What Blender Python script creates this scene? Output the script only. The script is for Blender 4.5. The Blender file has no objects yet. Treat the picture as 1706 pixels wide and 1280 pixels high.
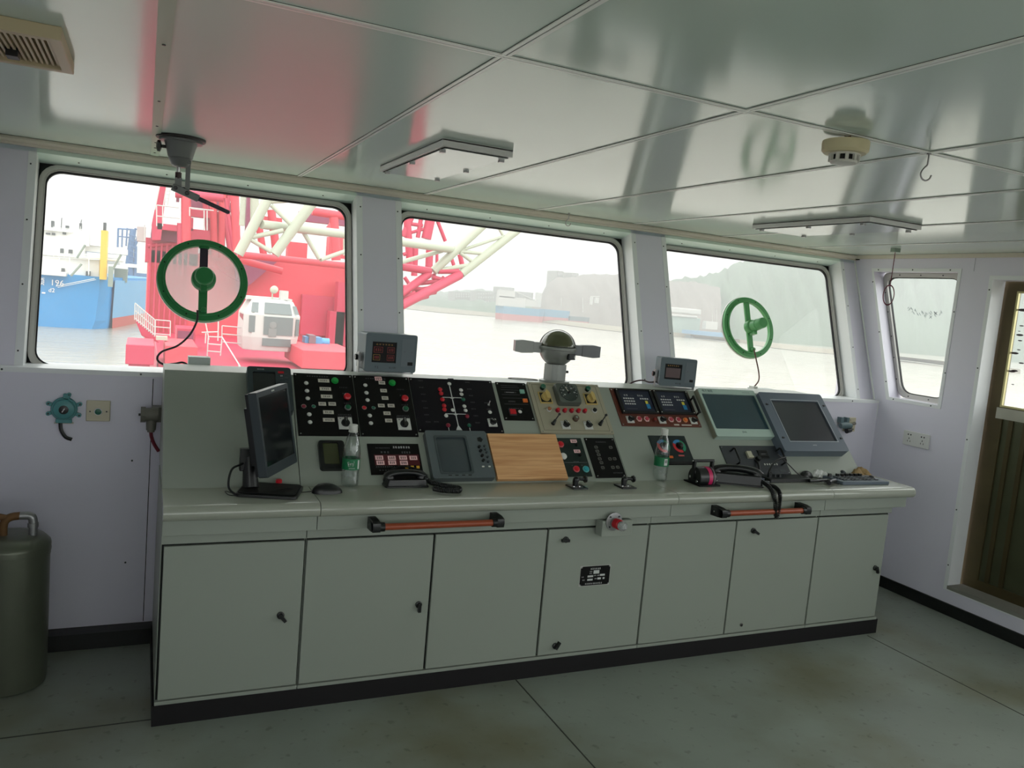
import bpy, bmesh, math, random
from mathutils import Matrix, Vector
from mathutils.geometry import tessellate_polygon

sc = bpy.context.scene
COL = sc.collection
# ---------------------------------------------------------------- camera
F_PX = 1339.485
CAMR = ((0.9071758674, 0.0362564652, 0.4191866104),
        (-0.4114890565, -0.1314450466, 0.9018863321),
        (0.0877992139, -0.9906602185, -0.1043246355))      # rows: world x, y, z in image axes (right, down, forward)
CAMP = Vector((0.0, 0.0, 1.55))
cd = bpy.data.cameras.new('camera'); cam = bpy.data.objects.new('camera', cd); COL.objects.link(cam)
cd.sensor_width = 36.0; cd.lens = F_PX * 36.0 / 1706.0; cd.clip_start = 0.05; cd.clip_end = 6000
cm = Matrix.Identity(4)
for i in range(3):
    cm[i][0] = CAMR[i][0]; cm[i][1] = -CAMR[i][1]; cm[i][2] = -CAMR[i][2]; cm[i][3] = CAMP[i]
cam.matrix_world = cm
sc.camera = cam
# ---------------------------------------------------------------- world, exposure
sc.view_settings.view_transform = 'Standard'; sc.view_settings.look = 'None'
sc.view_settings.gamma = 1.0; sc.view_settings.use_curve_mapping = False
sc.view_settings.exposure = 0.30
w = bpy.data.worlds.new('overcast'); sc.world = w; w.use_nodes = True
nt = w.node_tree; nt.nodes.clear()
wo = nt.nodes.new('ShaderNodeOutputWorld'); bg = nt.nodes.new('ShaderNodeBackground')
tc = nt.nodes.new('ShaderNodeTexCoord'); sx = nt.nodes.new('ShaderNodeSeparateXYZ'); rp = nt.nodes.new('ShaderNodeValToRGB')
rp.color_ramp.elements[0].position = 0.0; rp.color_ramp.elements[0].color = (0.93, 0.95, 0.97, 1)
rp.color_ramp.elements[1].position = 0.6; rp.color_ramp.elements[1].color = (1.0, 1.0, 1.0, 1)
nt.links.new(tc.outputs['Generated'], sx.inputs[0]); nt.links.new(sx.outputs['Z'], rp.inputs[0])
nt.links.new(rp.outputs[0], bg.inputs[0]); bg.inputs[1].default_value = 2.7
nt.links.new(bg.outputs[0], wo.inputs[0])
sc.cycles.use_denoising = True
sc.cycles.max_bounces = 10; sc.cycles.diffuse_bounces = 5; sc.cycles.glossy_bounces = 4
sc.cycles.transparent_max_bounces = 16; sc.cycles.transmission_bounces = 8
sc.cycles.caustics_reflective = False; sc.cycles.caustics_refractive = False

# ---------------------------------------------------------------- helpers
def at(px, py, Y):
    """the point on the vertical plane y = Y seen in direction (px, py)"""
    a = Vector((px - 853.0, py - 640.0, F_PX))
    d = Vector([sum(CAMR[i][k] * a[k] for k in range(3)) for i in range(3)])
    return CAMP + d * (Y / d.y)
def atz(px, py, Z):
    a = Vector((px - 853.0, py - 640.0, F_PX))
    d = Vector([sum(CAMR[i][k] * a[k] for k in range(3)) for i in range(3)])
    return CAMP + d * ((Z - CAMP.z) / d.z)
def lin(c):
    return tuple(((v / 255.0) / 12.92 if v / 255.0 <= 0.04045 else ((v / 255.0 + 0.055) / 1.055) ** 2.4) for v in c)
_mats = {}
def mat(name, rgb, rough=0.5, metal=0.0, noise=0.0, nscale=8.0, bump=0.0, bscale=60.0, coat=0.0, emit=0.0, spec=0.5, trans=0.0, alpha=1.0):
    """procedural principled material; rgb is sRGB 0-255; noise varies the colour a little"""
    if name in _mats: return _mats[name]
    m = bpy.data.materials.new(name); m.use_nodes = True
    n = m.node_tree.nodes; l = m.node_tree.links; p = n['Principled BSDF']
    c = lin(rgb); p.inputs['Base Color'].default_value = (*c, 1)
    p.inputs['Roughness'].default_value = rough; p.inputs['Metallic'].default_value = metal
    p.inputs['Coat Weight'].default_value = coat; p.inputs['Coat Roughness'].default_value = 0.08
    p.inputs['Specular IOR Level'].default_value = spec
    p.inputs['Transmission Weight'].default_value = trans; p.inputs['Alpha'].default_value = alpha
    if emit:
        p.inputs['Emission Color'].default_value = (*c, 1); p.inputs['Emission Strength'].default_value = emit
    if noise or bump:
        t = n.new('ShaderNodeTexCoord')
    if noise:
        x = n.new('ShaderNodeTexNoise'); x.inputs['Scale'].default_value = nscale; x.inputs['Detail'].default_value = 6
        mx = n.new('ShaderNodeMixRGB'); mx.inputs[1].default_value = tuple(v * (1 - noise) for v in c) + (1,)
        mx.inputs[2].default_value = tuple(min(1, v * (1 + noise)) for v in c) + (1,)
        l.new(t.outputs['Object'], x.inputs[0]); l.new(x.outputs[0], mx.inputs[0]); l.new(mx.outputs[0], p.inputs['Base Color'])
    if bump:
        b = n.new('ShaderNodeTexNoise'); b.inputs['Scale'].default_value = bscale; b.inputs['Detail'].default_value = 3
        bu = n.new('ShaderNodeBump'); bu.inputs['Strength'].default_value = bump; bu.inputs['Distance'].default_value = 0.01
        l.new(t.outputs['Object'], b.inputs[0]); l.new(b.outputs[0], bu.inputs['Height']); l.new(bu.outputs[0], p.inputs['Normal'])
    _mats[name] = m
    return m
def glass_mat(name, tint=(250, 252, 250), haze=0.05, rough=0.02):
    """thin pane: clear, mirror at grazing angles, with a film of dirt that also adds a veil of haze"""
    if name in _mats: return _mats[name]
    m = bpy.data.materials.new(name); m.use_nodes = True
    n = m.node_tree.nodes; l = m.node_tree.links; n.clear()
    o = n.new('ShaderNodeOutputMaterial'); tr = n.new('ShaderNodeBsdfTransparent'); tr.inputs[0].default_value = (*lin(tint), 1)
    g = n.new('ShaderNodeBsdfGlossy'); g.inputs['Roughness'].default_value = rough
    f = n.new('ShaderNodeFresnel'); f.inputs[0].default_value = 1.45
    ge = n.new('ShaderNodeNewGeometry'); ir = n.new('ShaderNodeMapRange'); ir.inputs[3].default_value = 1.45; ir.inputs[4].default_value = 1/1.45
    l.new(ge.outputs['Backfacing'], ir.inputs[0]); l.new(ir.outputs[0], f.inputs[0])
    m1 = n.new('ShaderNodeMixShader'); fm_ = n.new('ShaderNodeMath'); fm_.operation = 'MULTIPLY'; fm_.inputs[1].default_value = .3; l.new(f.outputs[0], fm_.inputs[0]); l.new(fm_.outputs[0], m1.inputs[0]); l.new(tr.outputs[0], m1.inputs[1]); l.new(g.outputs[0], m1.inputs[2])
    d = n.new('ShaderNodeBsdfTranslucent'); d.inputs[0].default_value = (0.95, 0.96, 0.96, 1)
    t = n.new('ShaderNodeTexCoord'); ns = n.new('ShaderNodeTexNoise'); ns.inputs['Scale'].default_value = 1.2
    mr = n.new('ShaderNodeMapRange'); mr.inputs[1].default_value = 0.3; mr.inputs[2].default_value = 0.7
    mr.inputs[3].default_value = haze * 0.75; mr.inputs[4].default_value = haze * 1.25
    l.new(t.outputs['Object'], ns.inputs[0]); l.new(ns.outputs[0], mr.inputs[0])
    m2 = n.new('ShaderNodeMixShader'); l.new(mr.outputs[0], m2.inputs[0]); l.new(m1.outputs[0], m2.inputs[1]); l.new(d.outputs[0], m2.inputs[2])
    l.new(m2.outputs[0], o.inputs[0])
    _mats[name] = m
    return m

def fr(o, x, y):
    """frame: origin o, local x and y directions; local z = x cross y"""
    x = Vector(x).normalized(); y = Vector(y).normalized(); z = x.cross(y)
    M = Matrix.Identity(4)
    for i in range(3):
        M[i][0] = x[i]; M[i][1] = y[i]; M[i][2] = z[i]; M[i][3] = o[i]
    return M
T = lambda x, y, z=0.0: Matrix.Translation((x, y, z))
RX = lambda d: Matrix.Rotation(math.radians(d), 4, 'X')
RY = lambda d: Matrix.Rotation(math.radians(d), 4, 'Y')
RZ = lambda d: Matrix.Rotation(math.radians(d), 4, 'Z')

class MB:
    """collects shapes into ONE mesh"""
    def __init__(s, m=None):
        s.bm = bmesh.new(); s.mats = []; s.cur = 0
        if m: s.m(m)
    def m(s, m):
        if m not in s.mats: s.mats.append(m)
        s.cur = s.mats.index(m); return s
    def _f(s, vs):
        try:
            f = s.bm.faces.new(vs); f.material_index = s.cur; return f
        except ValueError: return None
    def V(s, p, M=None):
        p = Vector(p)
        return s.bm.verts.new(M @ p if M else p)
    def box(s, x0, x1, y0, y1, z0, z1, M=None):
        v = [s.V((x, y, z), M) for z in (z0, z1) for y in (y0, y1) for x in (x0, x1)]
        for q in ((0, 2, 3, 1), (4, 5, 7, 6), (0, 1, 5, 4), (2, 6, 7, 3), (0, 4, 6, 2), (1, 3, 7, 5)): s._f([v[i] for i in q])
        return s
    def cbox(s, c, d, M=None):
        return s.box(c[0]-d[0]/2, c[0]+d[0]/2, c[1]-d[1]/2, c[1]+d[1]/2, c[2]-d[2]/2, c[2]+d[2]/2, M)
    def rings(s, rs, M=None, cap=True, close=False):
        vs = [[s.V(p, M) for p in r] for r in rs]; n = len(vs[0])
        pairs = list(zip(vs, vs[1:])) + ([(vs[-1], vs[0])] if close else [])
        for a, b in pairs:
            for i in range(n): s._f([a[i], a[(i+1) % n], b[(i+1) % n], b[i]])
        if cap and not close:
            s._f(list(reversed(vs[0]))); s._f(vs[-1])
        return s
    def prism(s, pts, z0, z1, M=None):
        return s.rings([[(p[0], p[1], z0) for p in pts], [(p[0], p[1], z1) for p in pts]], M)
    def lathe(s, prof, n=24, M=None, cap=True):
        return s.rings([[(r*math.cos(2*math.pi*i/n), r*math.sin(2*math.pi*i/n), z) for i in range(n)] for r, z in prof], M, cap)
    def cyl(s, a, b, r, r2=None, n=12):
        a = Vector(a); b = Vector(b); r2 = r if r2 is None else r2; d = (b - a)
        if d.length < 1e-6: return s
        q = d.to_track_quat('Z', 'Y').to_matrix().to_4x4(); M = Matrix.Translation(a) @ q
        return s.lathe([(r, 0), (r2, d.length)], n, M)
    def tube(s, pts, r, n=8, close=False, M=None):
        P = [Vector(p) for p in pts]; k = len(P); rs = []
        up = None
        for i in range(k):
            if close: t = P[(i+1) % k] - P[i-1]
            else: t = P[min(i+1, k-1)] - P[max(i-1, 0)]
            t = t.normalized() if t.length > 1e-9 else Vector((0, 0, 1))
            if up is None:
                up = t.orthogonal().normalized()
            up = (up - t * up.dot(t)); up = up.normalized() if up.length > 1e-6 else t.orthogonal().normalized()
            w2 = t.cross(up); rr = r[i] if isinstance(r, (list, tuple)) else r
            rs.append([P[i] + up*rr*math.cos(2*math.pi*j/n) + w2*rr*math.sin(2*math.pi*j/n) for j in range(n)])
        return s.rings(rs, M, True, close)
    def sphere(s, c, r, M=None, sz=1.0, n=16, k=10, lo=-90, hi=90):
        prof = []
        for i in range(k+1):
            a = math.radians(lo + (hi-lo)*i/k); prof.append((max(r*math.cos(a), 1e-5), r*math.sin(a)*sz))
        MM = Matrix.Translation(c); MM = M @ MM if M else MM
        return s.lathe(prof, n, MM)
    def torus(s, R, r, M=None, n=48, k=10, sx=1.0):
        pts = []
        for i in range(n):
            a = 2*math.pi*i/n
            pts.append([((R + r*sx*math.cos(2*math.pi*j/k))*math.cos(a), (R + r*sx*math.cos(2*math.pi*j/k))*math.sin(a), r*math.sin(2*math.pi*j/k)) for j in range(k)])
        return s.rings(pts, M, False, True)
    def ringrect(s, R0, R1, z0, z1, M=None, n=64):
        """flat ring with rectangular section"""
        pts = []
        for i in range(n):
            a = 2*math.pi*i/n; c, q = math.cos(a), math.sin(a)
            pts.append([(R0*c, R0*q, z0), (R1*c, R1*q, z0), (R1*c, R1*q, z1), (R0*c, R0*q, z1)])
        return s.rings(pts, M, False, True)
    def plate(s, outer, holes, z0, z1, M=None):
        loops = [outer] + list(holes)
        tri = tessellate_polygon([[Vector((p[0], p[1], 0)) for p in lp] for lp in loops])
        flat = [p for lp in loops for p in lp]
        A = [s.V((p[0], p[1], z0), M) for p in flat]; B = [s.V((p[0], p[1], z1), M) for p in flat]
        for t in tri:
            s._f([B[t[0]], B[t[1]], B[t[2]]]); s._f([A[t[2]], A[t[1]], A[t[0]]])
        k = 0
        for lp in loops:
            n = len(lp)
            for i in range(n):
                j = (i+1) % n; s._f([A[k+i], A[k+j], B[k+j], B[k+i]])
            k += n
        return s
    def quad(s, ps, M=None):
        s._f([s.V(p, M) for p in ps]); return s
    def grid(s, f, nu, nv, M=None):
        v = [[s.V(f(i/nu, j/nv), M) for j in range(nv+1)] for i in range(nu+1)]
        for i in range(nu):
            for j in range(nv): s._f([v[i][j], v[i+1][j], v[i+1][j+1], v[i][j+1]])
        return s
    def text(s, body, size, M=None, depth=0.0004, align='CENTER'):
        c = bpy.data.curves.new('t', 'FONT'); c.body = body; c.size = size; c.align_x = align; c.align_y = 'CENTER'; c.extrude = depth
        c.resolution_u = 2
        o = bpy.data.objects.new('t', c); COL.objects.link(o)
        dg = bpy.context.evaluated_depsgraph_get(); me = bpy.data.meshes.new_from_object(o.evaluated_get(dg))
        vs = [s.V(v.co, M) for v in me.vertices]
        for p in me.polygons: s._f([vs[i] for i in p.vertices])
        bpy.data.objects.remove(o); bpy.data.curves.remove(c); bpy.data.meshes.remove(me)
        return s
    def marks(s, x, y, w_, h, n, M=None, seed=1, z=0.0003):
        """a row of n small illegible characters, each a few strokes, centred on (x, y)"""
        r = random.Random(seed); st = w_/n
        for i in range(n):
            cx = x - w_/2 + st*(i+.5); g = st*0.36
            for k in range(3):
                yy = y + h*(-.38 + .38*k) + r.uniform(-.05, .05)*h; a = g*r.uniform(.5, 1)
                s.box(cx-a, cx+a, yy-h*.07, yy+h*.07, 0, z, M)
            for k in range(2):
                xx = cx + r.uniform(-.8, .8)*g; s.box(xx-h*.06, xx+h*.06, y-h*r.uniform(.3, .5), y+h*r.uniform(.3, .5), 0, z, M)
        return s
    def build(s, name, parent=None, M=None, smooth=True, bevel=0.0, segs=2, sharp=38):
        s.bm.normal_update()
        bmesh.ops.recalc_face_normals(s.bm, faces=s.bm.faces)
        me = bpy.data.meshes.new(name); s.bm.to_mesh(me); s.bm.free()
        for m in s.mats: me.materials.append(m)
        if smooth:
            me.shade_smooth(); me.set_sharp_from_angle(angle=math.radians(sharp))
        o = bpy.data.objects.new(name, me); COL.objects.link(o)
        if parent: o.parent = parent
        if M is not None: o.matrix_local = M
        if bevel:
            b = o.modifiers.new('bevel', 'BEVEL'); b.width = bevel; b.segments = segs; b.limit_method = 'ANGLE'; b.angle_limit = math.radians(40)
        return o
def fuse(g, root, name):
    """print the shapes of g onto the part of that name"""
    o = [c for c in root.children if c.name.split('.')[0] == name][-1] if root.name.split('.')[0] != name else root
    me = o.data; base = len(me.materials); k = len(g.bm.faces)
    for m in g.mats: me.materials.append(m)
    g.bm.transform(o.matrix_basis.inverted() if o is not root else Matrix.Identity(4))
    for f in g.bm.faces: f.material_index += base
    g.bm.from_mesh(me)
    g.bm.to_mesh(me); g.bm.free()
def tag(o, label, cat, group=None, kind=None):
    o['label'] = label; o['category'] = cat
    if group: o['group'] = group
    if kind: o['kind'] = kind
    return o
def thing(name, label, cat, M=None, group=None):
    o = bpy.data.objects.new(name, None); COL.objects.link(o); o.empty_display_size = 0.05
    if M is not None: o.matrix_world = M
    return tag(o, label, cat, group)
def struct(o, label=None):
    o['kind'] = 'structure'
    if label: o['label'] = label
    return o
_proto = {}
def inst(key, fn, name, parent, M):
    """a part that shares the mesh of the first one of its kind"""
    if key not in _proto: _proto[key] = fn().build('proto'); o = _proto[key]; o.name = name
    else: o = _proto[key].copy(); COL.objects.link(o); o.name = name
    o.parent = parent; o.matrix_local = M
    return o
def rr(x0, x1, y0, y1, r, n=6):
    """rounded rectangle outline"""
    P = []
    for cx, cy, a0 in ((x1-r, y1-r, 0), (x0+r, y1-r, 90), (x0+r, y0+r, 180), (x1-r, y0+r, 270)):
        for i in range(n+1):
            a = math.radians(a0 + 90*i/n); P.append((cx + r*math.cos(a), cy + r*math.sin(a)))
    return P
def rect(x0, x1, y0, y1): return [(x0, y0), (x1, y0), (x1, y1), (x0, y1)]
def smoothpath(P, n=8):
    """Catmull-Rom through the points"""
    P = [Vector(p) for p in P]; Q = [P[0]*2-P[1]] + P + [P[-1]*2-P[-2]]; R = []
    for i in range(1, len(Q)-2):
        for k in range(n):
            t = k/n; a, b, c, d = Q[i-1], Q[i], Q[i+1], Q[i+2]
            R.append(0.5*((2*b) + (c-a)*t + (2*a-5*b+4*c-d)*t*t + (3*b-a-3*c+d)*t**3))
    R.append(P[-1]); return R
def coil(P, R, r, turns, n=6, steps=10):
    """coiled cable around the path P"""
    P = smoothpath(P, 10); L = [0]
    for a, b in zip(P, P[1:]): L.append(L[-1] + (b-a).length)
    out = []; N = turns*steps; up = Vector((0.13, 0.2, 1)).normalized(); j = 0
    for k in range(N+1):
        s_ = L[-1]*k/N
        while j < len(L)-2 and L[j+1] < s_: j += 1
        t = (s_-L[j])/max(L[j+1]-L[j], 1e-9); p = P[j].lerp(P[j+1], t); d = (P[j+1]-P[j]).normalized()
        up = (up - d*up.dot(d)).normalized(); w2 = d.cross(up); a = 2*math.pi*k/steps
        out.append(p + up*R*math.cos(a) + w2*R*math.sin(a))
    return out

# ---------------------------------------------------------------- materials
M_WALL = mat('lavender white wall laminate', (217, 214, 227), 0.32, noise=0.03, nscale=3)
M_TRIMW = mat('white aluminium angle', (226, 228, 230), 0.3)
M_CEIL = mat('glossy white ceiling panel', (206, 222, 214), 0.12, noise=0.02, nscale=1.5, spec=0.23)
M_CEIL2 = mat('duller ceiling panel', (206, 222, 214), 0.26, noise=0.02, nscale=1.5, spec=0.12)
M_JOINT = mat('ceiling joint strip', (232, 236, 232), 0.3)
M_GAP_SHADOW = mat('dark gap and edge shadow', (14, 16, 14), 0.8)
M_SCREW = mat('screw head', (60, 62, 64), 0.4, 0.6)
M_COVE = mat('cream cove strip', (206, 198, 184), 0.35)
M_ALU = mat('dull aluminium', (186, 184, 180), 0.35, 0.35)
M_SEAL = mat('black rubber seal', (22, 22, 26), 0.7)
M_BASE = mat('black baseboard', (12, 15, 13), 0.5)
M_CON = mat('grey green console paint', (146, 152, 142), 0.38, noise=0.03, nscale=2.0, spec=0.4)
M_TOP = mat('worktop paint', (154, 157, 145), 0.22, noise=0.03, nscale=3.0, coat=0.3)
M_KICK = mat('dark rubber kick strip', (24, 22, 24), 0.6, spec=.3)
M_BLK = mat('black plastic', (16, 17, 18), 0.35)
M_BLKM = mat('matt black panel', (10, 9, 9), 0.5, spec=0.2)
M_PUR = mat('black purple panel', (14, 10, 18), 0.4, spec=0.25)
M_DGR = mat('dark grey plastic', (58, 64, 68), 0.45)
M_CHR = mat('chrome', (200, 200, 200), 0.2, 1.0)
M_STL = mat('bare steel', (150, 150, 150), 0.4, 0.8)
M_WHT = mat('white plastic', (205, 205, 198), 0.4)
M_LBL = mat('paper label', (196, 190, 178), 0.7)
M_INK = mat('dark print', (40, 40, 42), 0.8)
M_GRYT = mat('faint grey print', (96, 96, 100), 0.7)
M_PRW = mat('white print', (200, 202, 200), 0.7)
M_RED = mat('red lens', (190, 18, 34), 0.3)
M_DRED = mat('dark red lens', (130, 14, 44), 0.3)
M_GRN = mat('green lens', (22, 150, 62), 0.3)
M_DGRN = mat('dark green lens', (14, 92, 70), 0.3)
M_LENSW = mat('white lens', (205, 205, 200), 0.35)
M_ORG = mat('orange lens', (226, 112, 44), 0.35)
M_YEL = mat('yellow key', (222, 176, 60), 0.4)
M_TEAL = mat('teal key', (40, 150, 160), 0.4)
M_PINK = mat('pink white tape label', (236, 190, 190), 0.7)
M_GLASS = glass_mat('window glass', haze=0.05)
# ================================================================ ROOM
XR = 4.18; XL = -0.62; YB = -1.75; HC = 2.028; YS = 3.566; YI = 3.62; ZI = 1.125
IU = Vector((0, 0.307, 0.952)).normalized()
FI = fr((0, YI, ZI), (1, 0, 0), IU)                 # inclined front wall: local x, up the slope, into the room
FRW = fr((XR, 0, 0), (0, -1, 0), (0, 0, 1))          # right wall: local x = -y
SLP = Vector((0, 0.345, 0.367)).normalized()
FS = fr((0, 2.985, 0.80), (1, 0, 0), SLP)            # console slope
FD = fr((0, 2.82, 0), (1, 0, 0), (0, 0, 1))          # console front

# floor: grey-green deck paint with brown stains and wear
def floor_mat():
    m = bpy.data.materials.new('deck paint'); m.use_nodes = True
    n = m.node_tree.nodes; l = m.node_tree.links; p = n['Principled BSDF']
    t = n.new('ShaderNodeTexCoord')
    a = n.new('ShaderNodeTexNoise'); a.inputs['Scale'].default_value = 1.3; a.inputs['Detail'].default_value = 8
    ra = n.new('ShaderNodeValToRGB'); ra.color_ramp.elements[0].position = 0.46; ra.color_ramp.elements[1].position = 0.68
    ra.color_ramp.elements[0].color = (0, 0, 0, 1); ra.color_ramp.elements[1].color = (0.8, 0.8, 0.8, 1)
    m1 = n.new('ShaderNodeMixRGB'); m1.inputs[1].default_value = (*lin((150, 158, 148)), 1); m1.inputs[2].default_value = (*lin((118, 112, 82)), 1)
    b = n.new('ShaderNodeTexNoise'); b.inputs['Scale'].default_value = 26; b.inputs['Detail'].default_value = 10
    rb = n.new('ShaderNodeValToRGB'); rb.color_ramp.elements[0].position = 0.62; rb.color_ramp.elements[1].position = 0.70
    rb.color_ramp.elements[0].color = (0, 0, 0, 1); rb.color_ramp.elements[1].color = (0.35, 0.35, 0.35, 1)
    m2 = n.new('ShaderNodeMixRGB'); m2.inputs[2].default_value = (*lin((60, 58, 50)), 1)
    c = n.new('ShaderNodeTexNoise'); c.inputs['Scale'].default_value = 3.0; c.inputs['Detail'].default_value = 4
    m3 = n.new('ShaderNodeMixRGB'); m3.blend_type = 'MULTIPLY'; m3.inputs[0].default_value = 0.35
    for x in (a, b, c): l.new(t.outputs['Object'], x.inputs[0])
    l.new(a.outputs[0], ra.inputs[0]); l.new(ra.outputs[0], m1.inputs[0]); l.new(b.outputs[0], rb.inputs[0]); l.new(rb.outputs[0], m2.inputs[0])
    l.new(m1.outputs[0], m2.inputs[1]); l.new(m2.outputs[0], m3.inputs[1]); l.new(c.outputs[0], m3.inputs[2]); l.new(m3.outputs[0], p.inputs['Base Color'])
    mr = n.new('ShaderNodeMapRange'); mr.inputs[3].default_value = 0.28; mr.inputs[4].default_value = 0.6
    l.new(c.outputs[0], mr.inputs[0]); l.new(mr.outputs[0], p.inputs['Roughness'])
    bu = n.new('ShaderNodeBump'); bu.inputs['Strength'].default_value = 0.15; bu.inputs['Distance'].default_value = 0.004
    l.new(b.outputs[0], bu.inputs['Height']); l.new(bu.outputs[0], p.inputs['Normal'])
    return m
fm = floor_mat()
g = MB(fm).box(XL-.1, XR+.1, YB-.1, YS+.1, -0.12, 0.0); struct(g.build('floor', smooth=False), 'grey green painted steel deck with brown stains')
g = MB(mat('deck weld seam', (58, 60, 54), 0.6))
for x, y0, y1 in ((1.445, YB, 2.82), (3.43, YB, 2.8)): g.box(x-.0025, x+.0025, y0, y1, 0.0, 0.0012)
g.box(XL, 0.075, 2.866, 2.872, 0.0, 0.0012); struct(g.build('trim_1', smooth=False), 'thin dark seams in the painted deck')

# ceiling with metal joints
g = MB(M_CEIL).box(XL-.1, .018, YB-.1, 3.93, HC, HC+.05).box(.63, XR+.1, YB-.1, 3.93, HC, HC+.05).m(M_CEIL2).box(.018, .63, YB-.1, 3.93, HC, HC+.05)
ceil_o = struct(g.build('ceiling', smooth=False), 'glossy pale ceiling panels with metal joints')
g = MB(M_JOINT)
def joint(g, x0, x1, y0, y1, ax):
    w_ = 0.010
    if ax == 'y':
        xm = (x0+x1)/2
        g.m(M_JOINT).box(xm-w_, xm-.0016, y0, y1, HC-.003, HC); g.box(xm+.0016, xm+w_, y0, y1, HC-.003, HC)
        g.m(M_GAP_SHADOW).box(xm-.0016, xm+.0016, y0, y1, HC-.0012, HC); g.box(xm-w_-.0012, xm-w_, y0, y1, HC-.0006, HC)  # centre gap, then a thin dark line painting the strip's edge shadow
    else:
        ym = (y0+y1)/2
        g.m(M_JOINT).box(x0, x1, ym-w_, ym-.0017, HC-.0035, HC); g.box(x0, x1, ym+.0017, ym+w_, HC-.0035, HC)
        g.m(M_GAP_SHADOW).box(x0, x1, ym-.0017, ym+.0017, HC-.0016, HC); g.box(x0, x1, ym-w_-.0014, ym-w_, HC-.0006, HC)  # same painted shadow line along one side of the strip
for i in range(7):
    x = 0.63 + .612*i
    if x < 3.9: joint(g, x, x, YB, 3.88, 'y')
joint(g, XL, XR, 1.53, 1.53, 'x'); joint(g, XL, XR, -0.6, -0.6, 'x')
struct(g.build('trim_2', smooth=False), 'paired metal joint strips across the ceiling')
# the wide leftmost ceiling strip with screws
g = MB(mat('worn green white strip', (176, 196, 178), 0.4, spec=.2)).box(0.004, 0.034, YB, 3.86, HC-.004, HC)
g.m(M_SCREW)
for y in (1.95, 2.6, 3.05, 3.45, 3.6, 3.75): g.lathe([(.004, 0), (.004, .002)], 8, T(.019, y, HC-.006))
struct(g.build('trim_3', smooth=False), 'glossy ceiling strip with screws above the left window')

# cove strips where the ceiling meets the walls
g = MB(M_COVE).tube([(XL, 3.885, HC-.012), (XR, 3.885, HC-.012)], 0.014, 8)
g.box(XL, XR, 3.88, 3.90, HC-.034, HC-.001)
g.box(XR-.016, XR, YB, 3.88, HC-.024, HC-.001); g.m(M_GAP_SHADOW).box(XR-.014, XR, 3.86, 3.89, HC-.03, HC-.001)
g.m(M_WHT).sphere((XL+.06, 3.86, HC-.03), .018)
struct(g.build('trim_4'), 'cream cove strip along the top of the front wall')

# front lower wall, ledge
g = MB(M_WALL).box(XL-.1, XR, YS, YI+.02, 0.0, 1.108)
g.m(M_SCREW)
for x, z in ((-.02, .76), (-.03, .33)): g.lathe([(.004, 0), (.004, .002)], 8, T(x, YS-.002, z) @ RX(90))
g.m(M_GAP_SHADOW).box(0.045, 0.048, YS-.001, YS, .07, 1.1)
struct(g.build('wall_front', smooth=False), 'lavender white wall below the front windows')
g = MB(M_TRIMW).box(XL, XR, YS-.004, 3.76, 1.108, 1.127)
g.m(M_SCREW)
for x in (-.48, .0, 3.95): g.lathe([(.004, 0), (.004, .002)], 8, T(x, YS-.005, 1.117) @ RX(90))
struct(g.build('trim_5', smooth=False), 'white ledge running under the front windows')
# inclined wall with three window openings
WX = [(-.42, .905), (1.125, 2.46), (2.69, 4.05)]
ST = 0.895
g = MB(M_WALL); px = [XL-.1, -.42, .905, 1.125, 2.46, 2.69, 4.05, XR+.1]
for i in (0, 2, 4, 6): g.box(px[i], px[i+1], -.03, .97, -.10, 0, FI)
g.m(mat('mint head panel with painted water light', (214, 234, 224), 0.3)).box(XL-.1, XR+.1, ST, .97, -.10, 0, FI)  # light off the water is put into this brighter colour
struct(g.build('wall_front_2', smooth=False), 'outward leaning wall between the three front windows')
g = MB(M_TRIMW)
for a, b in WX:
    for x, sg in ((a, -1), (b, 1)):
        g.m(M_TRIMW).box(min(x, x+sg*.028), max(x, x+sg*.028), 0.0, ST, 0.0, .002, FI)
        g.box(min(x, x-sg*.0015), max(x, x-sg*.0015), 0.0, ST, -.098, .002, FI)
        g.m(M_SCREW)
        for s_ in (.06, .33, .60, .84): g.lathe([(.0035, .002), (.0035, .0035)], 8, FI @ T(x+sg*.018, s_, 0))
    g.m(mat('mint head panel with painted water light', (214, 234, 224), 0.3)).box(a, b, ST-.0015, ST, -.098, .002, FI)  # head lining in the same colour, water light painted in
    g.m(M_SCREW)
    for k in range(4): g.lathe([(.0035, 0), (.0035, .002)], 8, FI @ T(a+.15+k*(b-a-.3)/3, ST-.002, -.045) @ RX(90))
struct(g.build('trim_6', smooth=False), 'white angle strips around the front window openings')

def winframe(n, a, b, s0, s1, F, zd, r=.06, outer=None, inner=None, label=''):
    root = struct(bpy.data.objects.new('window_%d' % n, None), label); COL.objects.link(root); root.matrix_world = F @ T(0, 0, zd)
    O = outer or rr(a+.004, b-.004, s0, s1-.004, r+.02); I = inner or rr(a+.028, b-.028, s0+.026, s1-.03, r)
    g = MB(M_GAP_SHADOW).plate(rect(a-.02, b+.02, s0-.03, s1+.02) if outer is None else [(p[0]*1.0, p[1]) for p in outer], [I], -.012, -.004)
    g.build('backing_plate', root, smooth=False)
    g = MB(M_ALU).plate(O, [I], -.004, .012)
    cx = sum(p[0] for p in O)/len(O); cy = sum(p[1] for p in O)/len(O)
    O2 = [(cx+(p[0]-cx)*.992, cy+(p[1]-cy)*.985) for p in O]; I2 = [(cx+(p[0]-cx)*1.007, cy+(p[1]-cy)*1.012) for p in I]
    g.plate(O2, [I2], .012, .017)
    g.build('frame', root, smooth=False)
    I3 = [(cx+(p[0]-cx)*.992, cy+(p[1]-cy)*.987) for p in I]
    MB(M_SEAL).plate(I, [I3], -.006, .006).build('seal', root, smooth=False)
    MB(M_GLASS).plate(I, [], -.0065, -.0060).build('glass', root, smooth=False)
    return root
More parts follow.
